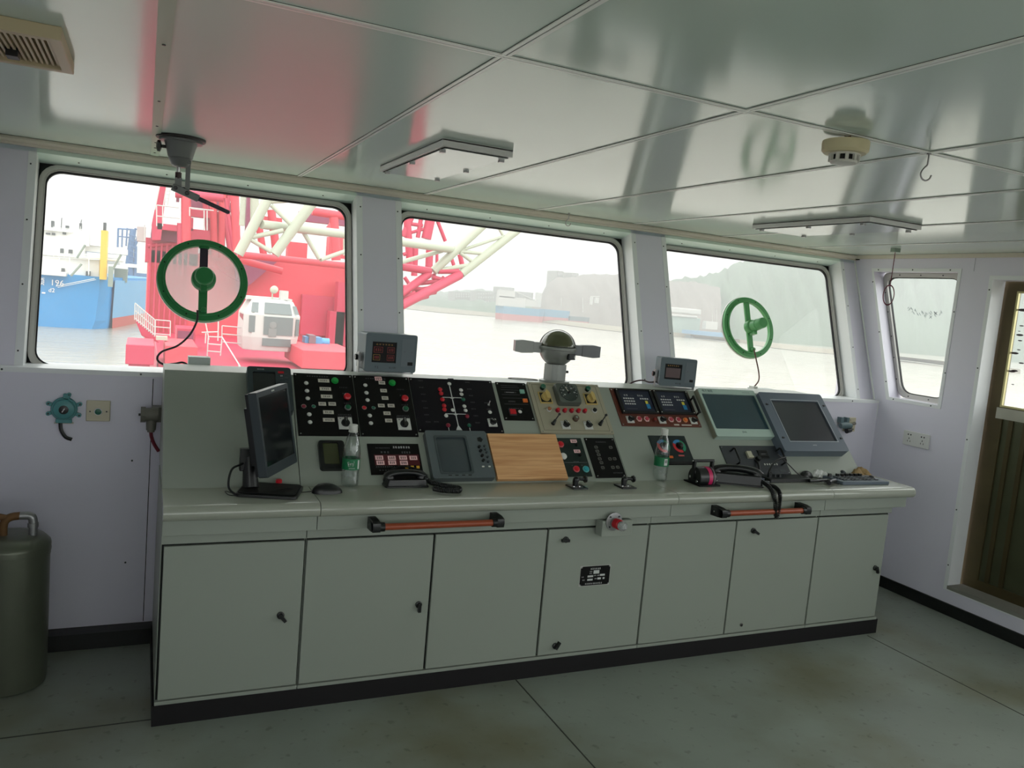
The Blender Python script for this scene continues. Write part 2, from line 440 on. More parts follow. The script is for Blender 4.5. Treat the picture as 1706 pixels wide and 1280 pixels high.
winframe(1, -.42, .905, .0, ST, FI, -.10, label='left front window, red crane outside')
winframe(2, 1.125, 2.46, .0, ST, FI, -.10, label='middle front window over the console')
winframe(3, 2.69, 4.05, .0, ST, FI, -.10, label='right front window with the small green ring')

# right wall with side window and door opening
W4 = [(-3.735, 1.925), (-3.492, 1.160), (-3.157, 1.160), (-3.150, 1.925)]      # local x = -y
DO = [(-2.935, .160), (-2.935, 1.885), (-2.33, 1.885), (-2.33, .160)]
W5 = [(-1.9, .95), (-1.9, 1.93), (1.5, 1.93), (1.5, .95)]  # unseen side opening, sized for more daylight inside
outer = [(-3.92, 0), (-3.92, HC+.03), (1.85, HC+.03), (1.85, 0)]
g = MB(M_WALL).plate(outer, [W4, DO, W5], -.10, 0, FRW)
g.m(M_JOINT).tube([(-3.60, .07, .002), (-3.567, 1.10, .002)], .004, 6, M=FRW)
g.tube([(-3.60, 1.13, .002), (-3.90, HC-.03, .002)], .005, 6, M=FRW); 
g.m(M_WALL).m(mat('panel seam', (140, 140, 152), .5)).box(-3.058, -3.056, 1.93, HC-.02, 0, .0008, FRW)
struct(g.build('wall_right', smooth=False), 'lavender white side wall with window and door')
g = MB(M_TRIMW)
def off(poly, d):
    cx = sum(p[0] for p in poly)/len(poly); cy = sum(p[1] for p in poly)/len(poly)
    return [(p[0] + d*(1 if p[0] > cx else -1), p[1] + d*(1 if p[1] > cy else -1)) for p in poly]
g.plate(off(W4, .020), [W4], 0, .003, FRW); g.plate(off(W5, .02), [W5], 0, .003, FRW)
g.m(M_SCREW)
for p in ((-3.70, 1.936), (-3.45, 1.936), (-3.2, 1.936), (-3.139, 1.7), (-3.139, 1.35), (-3.46, 1.15), (-3.2, 1.15), (-3.73, 1.86), (-3.63, 1.55), (-3.53, 1.25)):
    g.lathe([(.004, .003), (.004, .005)], 8, FRW @ T(*p))
struct(g.build('trim_7', smooth=False), 'white screwed frame around the side window')
g = MB(M_TRIMW).plate(off(DO, .022), [DO], 0, .004, FRW)
g.box(-2.935, -2.9335, .16, 1.885, -.10, .004, FRW)
g.m(mat('grey door sill', (128, 126, 118), .5)).box(-2.935, -2.33, .145, .165, -.12, .006, FRW)
g.m(M_SCREW)
for z in (.28, .6, 1.0, 1.4, 1.83): g.lathe([(.004, .004), (.004, .006)], 8, FRW @ T(-2.947, z))
struct(g.build('trim_8', smooth=False), 'white frame around the side door opening')
# window 4 frame (trapezoid)
def rtrap(P, r, n=5):
    out = []; k = len(P)
    for i in range(k):
        p = Vector(P[i]); a = (Vector(P[i-1])-p).normalized(); b = (Vector(P[(i+1) % k])-p).normalized()
        for j in range(n+1):
            t = j/n; out.append(tuple((p + a*r*(1-t)**2 + b*r*t**2)))
    return out
W4o = [(-3.735, 1.925), (-3.492, 1.163), (-3.16, 1.163), (-3.16, 1.925)]
W4i = [(-3.700, 1.897), (-3.475, 1.190), (-3.185, 1.190), (-3.185, 1.897)]
winframe(4, 0, 0, 0, 0, FRW, -.09, outer=rtrap(W4o, .05), inner=rtrap(W4i, .07), label='narrow slanting window in the side wall')
winframe(5, -1.9, 1.5, .95, 1.93, FRW, -.09, label='unseen side window behind the camera, enlarged for daylight')
w4 = bpy.data.objects['window_4']
g = MB(mat('grease pencil', (70, 84, 88), .9)); r = random.Random(5)
for i in range(26):
    x = -3.53 + .011*i*.85 + r.uniform(-.01, .01); y = 1.70 - .0022*(i % 13)*(1 if i < 13 else -.6) - (.03 if i > 12 else 0) + r.uniform(-.012, .012)
    a = r.uniform(-1, 1); g.tube([(x, y, -.004), (x+.006*a, y+.012, -.004), (x+.010, y+.004*a, -.004)], .0009, 4)
for cx, cy in ((-3.36, 1.665), (-3.33, 1.69)):
    g.tube([(cx-.008, cy-.008, -.004), (cx+.008, cy+.008, -.004)], .0012, 4); g.tube([(cx-.008, cy+.008, -.004), (cx+.008, cy-.008, -.004)], .0012, 4)
g.build('scribbled_writing', w4)
g = MB(M_SCREW)
for p in ((-3.6, 1.911), (-3.45, 1.911), (-3.3, 1.911), (-3.69, 1.80), (-3.65, 1.68), (-3.6, 1.53), (-3.56, 1.4), (-3.52, 1.27), (-3.42, 1.176), (-3.28, 1.176), (-3.19, 1.176)):
    g.lathe([(.004, .017), (.004, .019)], 8, T(*p))
g.build('frame_screws', w4)

# door (bronze framed, glass above)
FDR = fr((4.30, 0, 0), (0, -1, 0), (0, 0, 1))
dr = struct(bpy.data.objects.new('door_1', None), 'weathered bronze metal side door with a glass upper half'); COL.objects.link(dr); dr.matrix_world = FDR
M_BRZ = mat('worn bronze door metal', (86, 76, 50), .38, .5, noise=.35, nscale=5, bump=.1, bscale=20)
M_BRZD = mat('brushed door panel', (88, 90, 68), .35, .5, noise=.3, nscale=4)
GH = rect(-2.868, -2.40, 1.205, 1.83); LP1 = rect(-2.85, -2.40, .22, 1.135)
MB(M_BRZ).plate(rect(-2.96, -2.30, .15, 1.90), [GH, LP1], -.03, 0).build('door_frame', dr, smooth=False, bevel=.003)
g = MB(M_BRZD).box(-2.86, -2.39, .21, 1.145, -.022, -.012)
g.m(M_BRZ)
for x in (-2.80, -2.72): g.box(x-.012, x+.012, .22, 1.135, -.012, -.002)
g.m(mat('silver door rail', (176, 174, 160), .3, .7, noise=.2)).box(-2.885, -2.39, 1.135, 1.195, 0, .006)
g.build('lower_panel', dr, smooth=False)
MB(M_GLASS).box(-2.87, -2.39, 1.20, 1.835, -.018, -.014).build('door_glass', dr, smooth=False)
g = MB(mat('brass glazing bead', (186, 178, 130), .3, .6)).plate(rect(-2.872, -2.396, 1.2, 1.834), [rect(-2.862, -2.406, 1.21, 1.824)], -.012, .003); g.build('glazing_bead', dr, smooth=False)
g = MB(mat('grey splash marks', (96, 84, 90), .6)); r = random.Random(3)
for p in ((-2.845, 1.735, .028), (-2.84, 1.65, .012), (-2.842, 1.60, .02), (-2.855, 1.50, .022), (-2.835, 1.52, .01), (-2.855, 1.40, .02), (-2.84, 1.405, .018), (-2.838, 1.33, .008), (-2.848, 1.62, .007), (-2.836, 1.57, .012), (-2.81, 1.45, .014), (-2.80, 1.7, .02)):
    g.lathe([(p[2], 0), (p[2], .001)], 20, T(p[0]+.01, p[1], -.0135) @ Matrix.Diagonal((1, .28, 1, 1)))
g.build('splash_marks', dr)

# baseboards
g = MB(M_BASE).box(XL, XR, YS-.075, YS, 0, .066); struct(g.build('baseboard_front', smooth=False))
g = MB(M_BASE).box(XR-.012, XR, YB, YS-.07, 0, .066); struct(g.build('baseboard_right', smooth=False))

# left and back wall (behind the camera), their unseen windows enlarged to let in more daylight
FLW = fr((XL, 0, 0), (0, 1, 0), (0, 0, 1))
WL = rect(-1.6, 1.1, .95, 1.93)
g = MB(M_WALL).plate([(-1.85, 0), (3.92, 0), (3.92, HC+.03), (-1.85, HC+.03)], [WL], -.10, 0, FLW); struct(g.build('wall_left', smooth=False))
FBW = fr((0, YB, 0), (-1, 0, 0), (0, 0, 1))
WB = [rect(-4.1, -1.95, .75, 1.93), rect(-1.7, .45, .75, 1.93)]
g = MB(M_WALL).plate([(-XR-.1, 0), (-XL+.1, 0), (-XL+.1, HC+.03), (-XR-.1, HC+.03)], WB, -.10, 0, FBW); struct(g.build('wall_back', smooth=False))
winframe(6, -1.6, 1.1, .95, 1.93, FLW, -.09, label='unseen window in the left wall, enlarged for daylight')
winframe(7, -4.1, -1.95, .75, 1.93, FBW, -.09, label='window in the back wall'); winframe(8, -1.7, .45, .75, 1.93, FBW, -.09, label='window in the back wall')  # both unseen, made large for daylight from behind
# ================================================================ CONSOLE
SEC = [(.08, .584, [(.08, .557)]), (.584, 2.099, [(.557, 1.043), (1.043, 1.532), (1.532, 2.027)]), (2.099, 2.995, [(2.027, 2.506), (2.506, 3.008)]), (2.995, 3.55, [(3.008, 3.49)])]
CABX = [(.08, .557), (.557, 2.027), (2.027, 3.008), (3.008, 3.50)]
SLX = [(.08, .555), (.555, 2.0), (2.0, 2.96), (2.96, 3.45)]
CLB = ['narrow left end console unit with one door, under the desktop monitor', 'wide console unit with three doors and the black mimic panels', 'console unit with two doors, under the throttle lever', 'right end console unit with one door, under the big grey radar screen']
def nose(x0, x1):
    P = [(3.0, .79), (2.757, .79), (2.745, .787), (2.736, .779), (2.731, .766), (2.733, .752), (2.740, .743), (2.752, .738), (3.0, .738)]
    return [[(x, y, z) for y, z in P] for x in (x0, x1)]
def knob_mesh():
    g = MB(M_BLK).lathe([(.013, 0), (.013, .006), (.009, .008), (.009, .014)], 16)
    g.cbox((0, -.008, .016), (.011, .034, .012)); return g
KN = {0: [(.483, .361, 40)], 1: [(.998, .359, 0), (1.616, .587, -90), (1.614, .128, 150)], 2: [(2.606, .584, 60), (2.603, .128, None)], 3: [(3.437, .354, 20)]}
for k in range(4):
    X0, X1, DO_ = SEC[k]; c0, c1 = CABX[k]; s0, s1 = SLX[k]
    u = thing('console_unit', CLB[k], 'console', T(X0, 2.82, 0))
    inv = T(X0, 2.82, 0).inverted()
    e = .0012
    g = MB(M_CON)
    # carcass, rail over the doors, bottom rail
    g.box(c0+e, c1-e, 2.835, 3.545, .075, .745, inv); g.box(c0+e, c1-e, 2.815, 2.84, .641, .69, inv); g.box(c0+e, c1-e, 2.817, 2.84, .075, .088, inv)
    # sloping desk and flat top
    pr = [(2.9756, .788), (3.33, 1.167), (3.555, 1.167), (3.555, .78)]
    g.rings([[(x, y, z) for y, z in pr] for x in (s0+e, s1-e)], inv)
    if k == 3: g.box(3.50, 3.505, 2.84, 3.545, .075, .69, inv)
    g.m(M_GAP_SHADOW).box(c0+.004, c1-.004, 2.834, 2.836, .088, .641, inv)
    g.build('carcass', u, bevel=.0015)
    g = MB(M_TOP); g.rings(nose(X0+e, X1-e), inv); g.build('worktop', u)
    g = MB(M_CON).box(X0+e, X1-e, 2.78, 2.86, .680, .740, inv); g.build('apron', u, bevel=.001)
    g = MB(M_KICK).box(c0 - (.005 if k == 0 else 0), c1+(.012 if k == 3 else 0), 2.819, 3.5, 0.0, .0745, inv); g.build('plinth', u, smooth=False)
    for j, (a, b) in enumerate(DO_):
        gap = .0045
        a2 = max(a, c0)+gap+(.0 if j or k else .006); b2 = min(b, c1)-gap
        dm = M_CON
        d = MB(dm).box(a2, b2, 2.8185, 2.833, .092, .632, inv)
        do = d.build('door', u, bevel=.002)
        for kx, kz, an in KN[k]:
            if a < kx < b:
                if an is None:
                    MB(M_CHR).lathe([(.009, 0), (.009, .004)], 16).m(M_BLK).lathe([(.006, .004), (.006, .006)], 16).build('lock', do, inv @ FD @ T(kx, kz, 0.0015))
                else:
                    inst('knob', knob_mesh, 'door_knob', do, inv @ FD @ T(kx, kz, .0015) @ RZ(an))
        if k == 1 and j == 2:      # nameplate riveted to the fourth door
            g = MB(M_ALU).box(1.700, 1.848, .379, .467, 0.0, .001)
            ch = [(1.712, .381), (1.838, .381), (1.846, .389), (1.846, .457), (1.838, .465), (1.712, .465), (1.702, .457), (1.702, .389)]
            g.m(M_BLKM).prism(ch, .001, .0014)
            g.m(M_PRW).marks(1.774, .453, .052, .008, 6, T(0, 0, .0014), 4)
            g.box(1.765, 1.793, .431, .446, .0014, .0017); g.m(M_PRW).marks(1.753, .441, .014, .005, 2, T(0, 0, .0014), 5); g.marks(1.752, .433, .014, .004, 2, T(0, 0, .0014), 6)
            for x0, x1, y0 in ((1.738, 1.765, .417), (1.798, 1.822, .420), (1.738, 1.764, .402), (1.787, 1.804, .405), (1.813, 1.822, .405)): g.box(x0, x1, y0, y0+.008, .0014, .0017)
            for x, y in ((1.714, .42), (1.774, .423), (1.79, .423), (1.72, .406), (1.778, .409)): g.marks(x, y, .012, .005, 2, T(0, 0, .0014), int(x*1000))
            g.marks(1.770, .389, .085, .007, 11, T(0, 0, .0014), 9)
            g.m(M_CHR)
            for x, y in ((1.706, .461), (1.842, .461), (1.706, .385), (1.842, .385)): g.lathe([(.003, .001), (.003, .002)], 8, T(x, y))
            g.build('nameplate', do, inv @ FD @ T(0, 0, .0018), smooth=False)
        if k == 2 and j == 0:
            r = random.Random(8); g = MB(mat('paint blister', (128, 130, 122), .6))
            for _ in range(16):
                rr_ = r.uniform(.0015, .004); g.lathe([(rr_, 0), (rr_*.5, .0004)], 8, T(r.uniform(2.33, 2.46), r.uniform(.12, .19)))
            g.bm.transform(inv @ FD @ T(0, 0, .0016)); fuse(g, do, 'door')

# ---------------------------------------------------------------- equipment set into the sloping desk
def P(name, label, cat, x, s, group=None, d=0.0):
    return thing(name, label, cat, FS @ T(x, s, d), group)
def screws(g, x0, x1, y0, y1, i=.009, z=.004, r=.0035, m=None):
    g.m(m or M_CHR)
    for x in (x0+i, x1-i):
        for y in (y0+i, y1-i): g.lathe([(r, z), (r*.7, z+.0015)], 10, T(x, y))
def lamp_fn(m, r=.0085, dome=.6, ring=M_CHR):
    def f():
        g = MB(ring).lathe([(r*1.12, 0), (r*1.12, .003), (r, .0035)], 20)
        g.m(m).sphere((0, 0, .003), r, None, dome, 20, 5, 0, 90); return g
    return f
def flat_fn(m, r=.0095, ring=M_STL, h=.010):
    def f():
        g = MB(ring).lathe([(r*1.3, 0), (r*1.3, .005), (r*1.1, .006)], 20)
        g.m(m).lathe([(r, .005), (r, h), (r*.85, h+.001)], 20); return g
    return f
def mush_fn(m, r=.015):
    def f():
        g = MB(M_BLK).lathe([(r*.9, 0), (r*.9, .006)], 20)
        g.m(m).lathe([(r*.55, .006), (r*.8, .010), (r, .012), (r, .018), (r*.7, .022)], 20); return g
    return f
def cam_fn(an=0, sq=M_LENSW, kn=M_BLK, a=.028):
    def f():
        g = MB(sq).box(-a, a, -a, a, 0, .004)
        g.m(M_INK).box(-a*.8, -a*.55, a*.7, a*.8, .004, .0043)
        g.m(kn).lathe([(a*.62, .004), (a*.60, .010), (a*.5, .012)], 24)
        g.prism([(-.005, -a*.75), (.005, -a*.75), (.006, a*.6), (0, a*.85), (-.006, a*.6)], .010, .024, RZ(an))
        g.m(M_PRW).box(-.0008, .0008, 0, a*.7, .024, .0243, RZ(an)); return g
    return f
def label_fn(w_, h_, m=M_LBL, n=4, seed=1):
    def f():
        g = MB(m).box(-w_/2, w_/2, -h_/2, h_/2, 0, .0008)
        g.m(M_INK).marks(0, 0, w_*.72, h_*.62, n, T(0, 0, .0008), seed); return g
    return f
def panel_base(name, label, cat, x0, x1, s0, s1, m=M_BLKM, th=.004, scr=True, group=None, edge=True):
    cx, cy = (x0+x1)/2, (s0+s1)/2
    r_ = P(name, label, cat, cx, cy, group)
    g = MB(m).box(x0-cx, x1-cx, s0-cy, s1-cy, -.0005, th); g.build('face_plate', r_, smooth=False, bevel=.0008)
    if scr:
        for x in (x0-cx+.009, x1-cx-.009):
            for y in (s0-cy+.009, s1-cy-.009): inst('screw', lambda: MB(M_CHR).lathe([(.0035, 0), (.0025, .0015)], 10), 'screw', r_, T(x, y, th))
    return r_, (lambda x, s, z=th: T(x-cx, s-cy, z))

# two engine alarm panels side by side
for k, dx in enumerate((0, .2445)):
    R_, L_ = panel_base('engine_control_panel', ['black indicator panel with white lamps, nearer the desktop monitor', 'black indicator panel with a pink tag, left of the mast diagram panel'][k], 'control panel',
                        [.5635, .8085][k], [.8055, 1.0505][k], .209, .511)
    for s_ in (.459, .420, .383, .306, .269): inst('lampW', lamp_fn(M_LENSW), 'indicator_lamp', R_, L_(.6115+dx, s_))
    inst('lampDR%d' % k, lamp_fn((M_DRED, M_RED)[k], .009), 'indicator_lamp', R_, L_(.593+dx, .3445)); inst('lampG', lamp_fn(M_DGRN, .0075), 'indicator_lamp', R_, L_(.632+dx, .345))
    inst('pushG', flat_fn(M_GRN, .0115, M_GRN), 'push_button', R_, L_(.729+dx+.001, .477)); inst('pushR', mush_fn(M_RED), 'push_button', R_, L_(.770+dx, .390)); inst('pushG2', flat_fn(mat('green cap', (24, 96, 64), .3), .0105), 'push_button', R_, L_(.7695+dx, .344))
    inst('cam0', cam_fn(0), 'rotary_switch', R_, L_(.7515+dx, .267))
    if k == 0: LB = [(.684, .476, .046), (.687, .435, .046), (.689, .397, .046), (.668, .360, .030), (.708, .361, .030), (.689, .320, .042), (.687, .283, .046)]
    else: LB = [(.93, .477, .028), (.932, .436, .028), (.933, .398, .028), (.912, .359, .028), (.954, .36, .029), (.931, .321, .030), (.933, .285, .030)]
    for i, (x, s_, w_) in enumerate(LB): MB(M_LBL).box(-w_/2, w_/2, -.0085, .0085, 0, .0008).m(M_INK).marks(0, 0, w_*.66, .008, 4, T(0, 0, .0008), i+k*9).build('paper_label', R_, L_(x, s_), smooth=False)
    if k: label_fn(.030, .020, M_PINK, 3, 3)().build('pink_tag', R_, L_(.917, .498) @ RZ(3), smooth=False)
    g = MB(M_GRYT)
    for x, s_, w_, n in ((.768, .415, .03, 3), (.77, .366, .03, 4), (.753, .31, .055, 8), (.753, .302, .06, 9), (.762, .445, .035, 5), (.66, .497, .09, 9)): g.marks(0, 0, w_, .0055, n, L_(x+dx, s_), int(x*999))
    fuse(g, R_, 'face_plate')

# navigation light panel with ship mimic
R_, L_ = panel_base('navigation_light_panel', 'wide black panel with white mast diagram between rows of red and white lamps', 'control panel', 1.0535, 1.444, .232, .511, M_PUR)
g = MB(M_PRW)
def ln(g, a, b, w_, M, z=.0008):
    a = Vector((*a, 0)); b = Vector((*b, 0)); d = (b-a).normalized(); n = Vector((-d.y, d.x, 0))*w_/2
    g.rings([[a+n+Vector((0, 0, q)), a-n+Vector((0, 0, q)), b-n+Vector((0, 0, q)), b+n+Vector((0, 0, q))] for q in (0, z)], M)
M0 = L_(0, 0)
ln(g, (1.235, .475), (1.236, .262), .004, M0); ln(g, (1.190, .411), (1.280, .411), .003, M0); ln(g, (1.188, .325), (1.283, .325), .003, M0)
g.prism([(1.222, .242), (1.250, .242), (1.239, .264), (1.233, .264)], 0, .0008, M0)
for x in (1.235,):
    for s_ in (.411, .325): g.prism([(x-.012, s_-.001), (x, s_-.008), (x+.012, s_-.001)], 0, .0008, M0)
g.box(1.1885, 1.1915, .240, .255, 0, .0008, M0); g.box(1.2845, 1.2875, .240, .255, 0, .0008, M0)
g.build('mast_diagram', R_, smooth=False)
for x, s_ in ((1.235, .483), (1.284, .451), (1.282, .429), (1.283, .365), (1.284, .343), (1.225, .343), (1.189, .313), (1.398, .337)): inst('lampW', lamp_fn(M_LENSW), 'indicator_lamp', R_, L_(x, s_))
for x, s_ in ((1.187, .452), (1.188, .431), (1.188, .399), (1.19, .366), (1.188, .346)): inst('lampR', lamp_fn(M_RED, .0088, ring=M_RED), 'indicator_lamp', R_, L_(x, s_))
for x, s_ in ((1.286, .314), (1.19, .266)): inst('lampDR', lamp_fn(M_DRED, .0088, ring=M_DRED), 'indicator_lamp', R_, L_(x, s_))
for x, s_ in ((1.286, .402), (1.286, .267)): inst('lampG3', lamp_fn(M_DGRN, .008, ring=M_DGRN), 'indicator_lamp', R_, L_(x, s_))
inst('cam45', cam_fn(50, a=.020), 'rotary_switch', R_, L_(1.398, .282))
MB(M_CHR).lathe([(.006, 0), (.006, .004)], 12).cyl((0, 0, .004), (.004, .012, .018), .0028, .004).build('toggle_switch', R_, L_(1.400, .376))
g = MB(M_GRYT)
for i, (x, s_) in enumerate([(1.104, .496), (1.103, .46), (1.105, .424), (1.104, .388), (1.104, .353), (1.103, .318), (1.104, .282), (1.141, .283), (1.324, .497), (1.326, .46), (1.327, .425), (1.328, .389), (1.324, .354), (1.328, .318), (1.329, .282), (1.394, .388), (1.398, .354)]): g.marks(0, 0, .022, .006, 4, L_(x, s_), i+50)
fuse(g, R_, 'face_plate')

# small alarm panel
R_, L_ = panel_base('alarm_unit', 'small black panel with a pale green key, an orange key and a red button', 'control panel', 1.462, 1.611, .300, .506)
inst('sqG', lambda: MB(mat('pale green key', (128, 176, 160), .5)).box(-.011, .011, -.010, .010, 0, .006), 'key', R_, L_(1.584, .455))
inst('sqO', lambda: MB(M_ORG).box(-.011, .011, -.009, .009, 0, .006), 'key', R_, L_(1.587, .405))
inst('bigR', lambda: MB(M_DGR).box(-.017, .017, -.017, .017, 0, .004).m(M_RED).box(-.014, .014, -.012, .012, .004, .010), 'push_button', R_, L_(1.509, .340))
inst('lampW', lamp_fn(M_LENSW), 'indicator_lamp', R_, L_(1.546, .343))
g = MB(M_GRYT)
for x0, x1, s_ in ((1.485, 1.57, .487), (1.485, 1.575, .477), (1.48, 1.57, .463), (1.48, 1.57, .437), (1.48, 1.60, .418), (1.48, 1.60, .385)): g.box(x0, x1, s_, s_+.0012, 0, .0003, L_(0, 0))
g.marks(0, 0, .06, .007, 9, L_(1.525, .450), 3); g.marks(0, 0, .035, .008, 5, L_(1.52, .400), 4); g.marks(0, 0, .07, .006, 8, L_(1.53, .362), 6); g.m(M_PRW).marks(0, 0, .04, .004, 8, L_(1.522, .450, .0043), 7)
fuse(g, R_, 'face_plate')

# beige main engine panel with gauge
M_BEI = mat('beige enamel', (158, 152, 132), .45, noise=.06, nscale=12)
R_, L_ = panel_base('main_engine_panel', 'beige panel with a round gauge, two yellow switches and a row of red lamps', 'control panel', 1.622, 2.0, .230, .509, M_BEI, .010)
g = MB(mat('incised line', (96, 92, 76), .7)).plate(rect(1.640, 1.982, .244, .497), [rect(1.6415, 1.9805, .2455, .4955)], 0, .0005, L_(0, 0, .010)); fuse(g, R_, 'face_plate')
g = MB(mat('olive grey housing', (84, 90, 82), .5)).rings([[(x*s1, y*s1, z) for x, y in rr(-.060, .060, -.056, .056, .012)] for s1, z in ((1.0, 0), (1.0, .018), (.93, .030))])
h_ = g.build('gauge', R_, L_(1.805, .434, .010), bevel=.001)
MB(mat('gauge glass', (34, 44, 42), .12, coat=.6)).lathe([(.047, .0305), (.046, .0325)], 36).build('gauge_dial', h_)
g = MB(M_PRW); M9 = T(0, 0, .033)
for i in range(11):
    a = math.radians(210 - 24*i); ln(g, (.038*math.cos(a), .038*math.sin(a)), (.043*math.cos(a), .043*math.sin(a)), .0016, M9, .0004)
for i, t_ in enumerate(('30', '20', '10', '20', '30')):
    a = math.radians(195 - 52*i + 13); g.text(t_, .011, M9 @ T(.029*math.cos(a), .029*math.sin(a)), .0002)
fuse(g, h_, 'gauge_dial')
g = MB(mat('gauge pointer', (212, 208, 190), .4)); ln(g, (.004, -.006), (-.012, .030), .0026, M9, .001); g.m(M_BLK).lathe([(.006, .033), (.006, .036)], 16); g.build('pointer', h_)
for x in (1.690, 1.930):
    inst('grnpush', mush_fn(mat('dark green cap', (18, 84, 62), .3), .013), 'push_button', R_, L_(x, .476, .010))
    M_YK = mat('aged yellow plastic', (196, 170, 104), .4)
    inst('yel', lambda: MB(M_YK).box(-.031, .031, -.031, .031, 0, .005).m(M_BLK).box(-.026, .026, -.026, .026, .005, .006).m(M_YK).lathe([(.022, .006), (.021, .016), (.018, .018)], 28).prism([(-.007, -.022), (.007, -.022), (.010, .012), (0, .026), (-.010, .012)], .016, .034), 'rotary_switch', R_, L_(x+.001, .421, .010))
for x in (1.736, 1.772, 1.808, 1.844, 1.878): inst('redsm', flat_fn(M_RED, .0085, M_DRED, .014), 'indicator_lamp', R_, L_(x, .351, .010))
inst('brn', flat_fn(mat('brown cap', (150, 96, 60), .4), .009, M_LENSW, .012), 'push_button', R_, L_(1.693, .356, .010))
inst('blkp', flat_fn(M_BLK, .010, M_LENSW, .012), 'push_button', R_, L_(1.932, .356, .010))
MB(mat('brown knob', (84, 64, 50), .35)).lathe([(.014, 0), (.014, .016), (.011, .019)], 20).m(M_CHR).lathe([(.006, .019), (.006, .0195)], 12).build('knob', R_, L_(1.816, .306, .010))
for x in (1.755, 1.873): inst('cam30', cam_fn(35, a=.021), 'rotary_switch', R_, L_(x, .272, .010))
inst('lev', lambda: MB(M_BLK).lathe([(.010, 0), (.008, .01)], 12).cyl((-.006, -.006, .010), (.006, .008, .020), .009, .006).cyl((.006, .008, .020), (.026, .030, .030), .003).sphere((.028, .032, .031), .0065), 'toggle_lever', R_, L_(1.694, .280, .010))
inst('lev', None, 'toggle_lever', R_, L_(1.940, .281, .010))

# generator monitoring panel on brown plate
M_BRN = mat('brown red plate', (92, 46, 34), .35, noise=.1)
R_, L_ = panel_base('generator_panel', 'dark brown panel with two blue black displays and a row of switches', 'control panel', 2.065, 2.528, .279, .497, M_BRN)
for k, x in enumerate((2.190, 2.408)):
    hw = .104
    sc_ = MB(M_BLK).plate(rect(-hw, hw, -.070, .070), [rect(-.089, .089, -.060, .062)], 0, .014); screws(sc_, -hw, hw, -.070, .070, .007, .014, .003, M_WHT)
    d_ = sc_.build('display_unit', R_, L_(x, .418), smooth=False)
    MB(mat('blue black membrane', (28, 32, 52), .3)).box(-.089, .089, -.060, .062, .002, .008).build('membrane_face', d_, smooth=False)
    g = MB(M_PRW); Z_ = T(0, 0, .008)
    for i in range(3):
        for j in range(5): g.box(-.072+j*.013, -.063+j*.013, .008-i*.016+.004, .015-i*.016+.004, 0, .0005, Z_)
    for j in range(4): g.box(.024+j*.013, .033+j*.013, .012, .019, 0, .0005, Z_)
    g.marks(-.052, .034, .026, .009, 2, Z_, 4); g.marks(.030, .034, .032, .009, 3, Z_, 5); g.m(M_GRYT).marks(-.02, .032, .022, .003, 4, Z_, 6); g.box(-.07, -.01, -.046, -.044, 0, .0003, Z_)
    fuse(g, d_, 'membrane_face')
    g = MB(mat('yellow blue key', (214, 200, 70), .4)).box(.048, .062, -.014, .003, .008, .0095).m(mat('blue key', (28, 120, 170), .4)).box(.048, .068, -.042, -.016, .008, .0095); fuse(g, d_, 'membrane_face')
for x in (2.119, 2.302, 2.489): inst('cam60', cam_fn(60, a=.019), 'rotary_switch', R_, L_(x, .314))
for x in (2.172, 2.215, 2.357, 2.401):
    inst('hex', lambda: MB(mat('pale pink bezel', (220, 180, 176), .5)).lathe([(.016, 0), (.016, .004)], 6).m(mat('dusky red cap', (176, 60, 76), .4)).lathe([(.010, .004), (.010, .008)], 16), 'push_button', R_, L_(x, .319))
inst('rsm', flat_fn(mat('deep red cap', (120, 30, 24), .4), .009, M_BRN), 'push_button', R_, L_(2.259, .316)); inst('osm', flat_fn(M_ORG, .010, mat('orange bezel', (216, 150, 100), .4)), 'push_button', R_, L_(2.441, .317))
g = MB(M_LBL); g.box(2.365, 2.395, .286, .294, 0, .0006, L_(0, 0)); g.box(2.41, 2.47, .286, .292, 0, .0006, L_(0, 0)); g.build('paper_label', R_, smooth=False)
g = MB(M_BLK).cyl((0, -.045, .0), (0, -.045, .03), .005).cyl((0, .045, 0), (0, .045, .03), .005).cyl((0, -.05, .03), (0, .05, .03), .007); g.build('handle', R_, L_(2.524, .395))
# small black screened gauge panels, lower row
def raised(name, label, cat, x0, x1, s0, s1, h, m, hole=None, rad=.012, scr_m=None, bez=.0, group=None, chamfer=.006):
    """a screen housing standing h above the slope, with a recessed screen in hole (x0,x1,s0,s1)"""
    cx, cy = (x0+x1)/2, (s0+s1)/2
    R_ = P(name, label, cat, cx, cy, group)
    O = rr(x0-cx, x1-cx, s0-cy, s1-cy, rad); I = [rr(hole[0]-cx, hole[1]-cx, hole[2]-cy, hole[3]-cy, .006)] if hole else []
    g = MB(m).plate(O, I, -.001, h); g.build('housing', R_, bevel=chamfer if not hole else .003, smooth=False)
    if hole:
        MB(scr_m).box(hole[0]-cx-.004, hole[1]-cx+.004, hole[2]-cy-.004, hole[3]-cy+.004, .001, h-.007).build('screen', R_, smooth=False)
    return R_, (lambda x, s, z=h: T(x-cx, s-cy, z))
M_SCRB = mat('dark glass screen', (20, 24, 26), .12, spec=.6)
M_PGREY = mat('grey plastic housing', (84, 92, 94), .4)
M_PBLUE = mat('blue grey plastic', (92, 102, 114), .38)
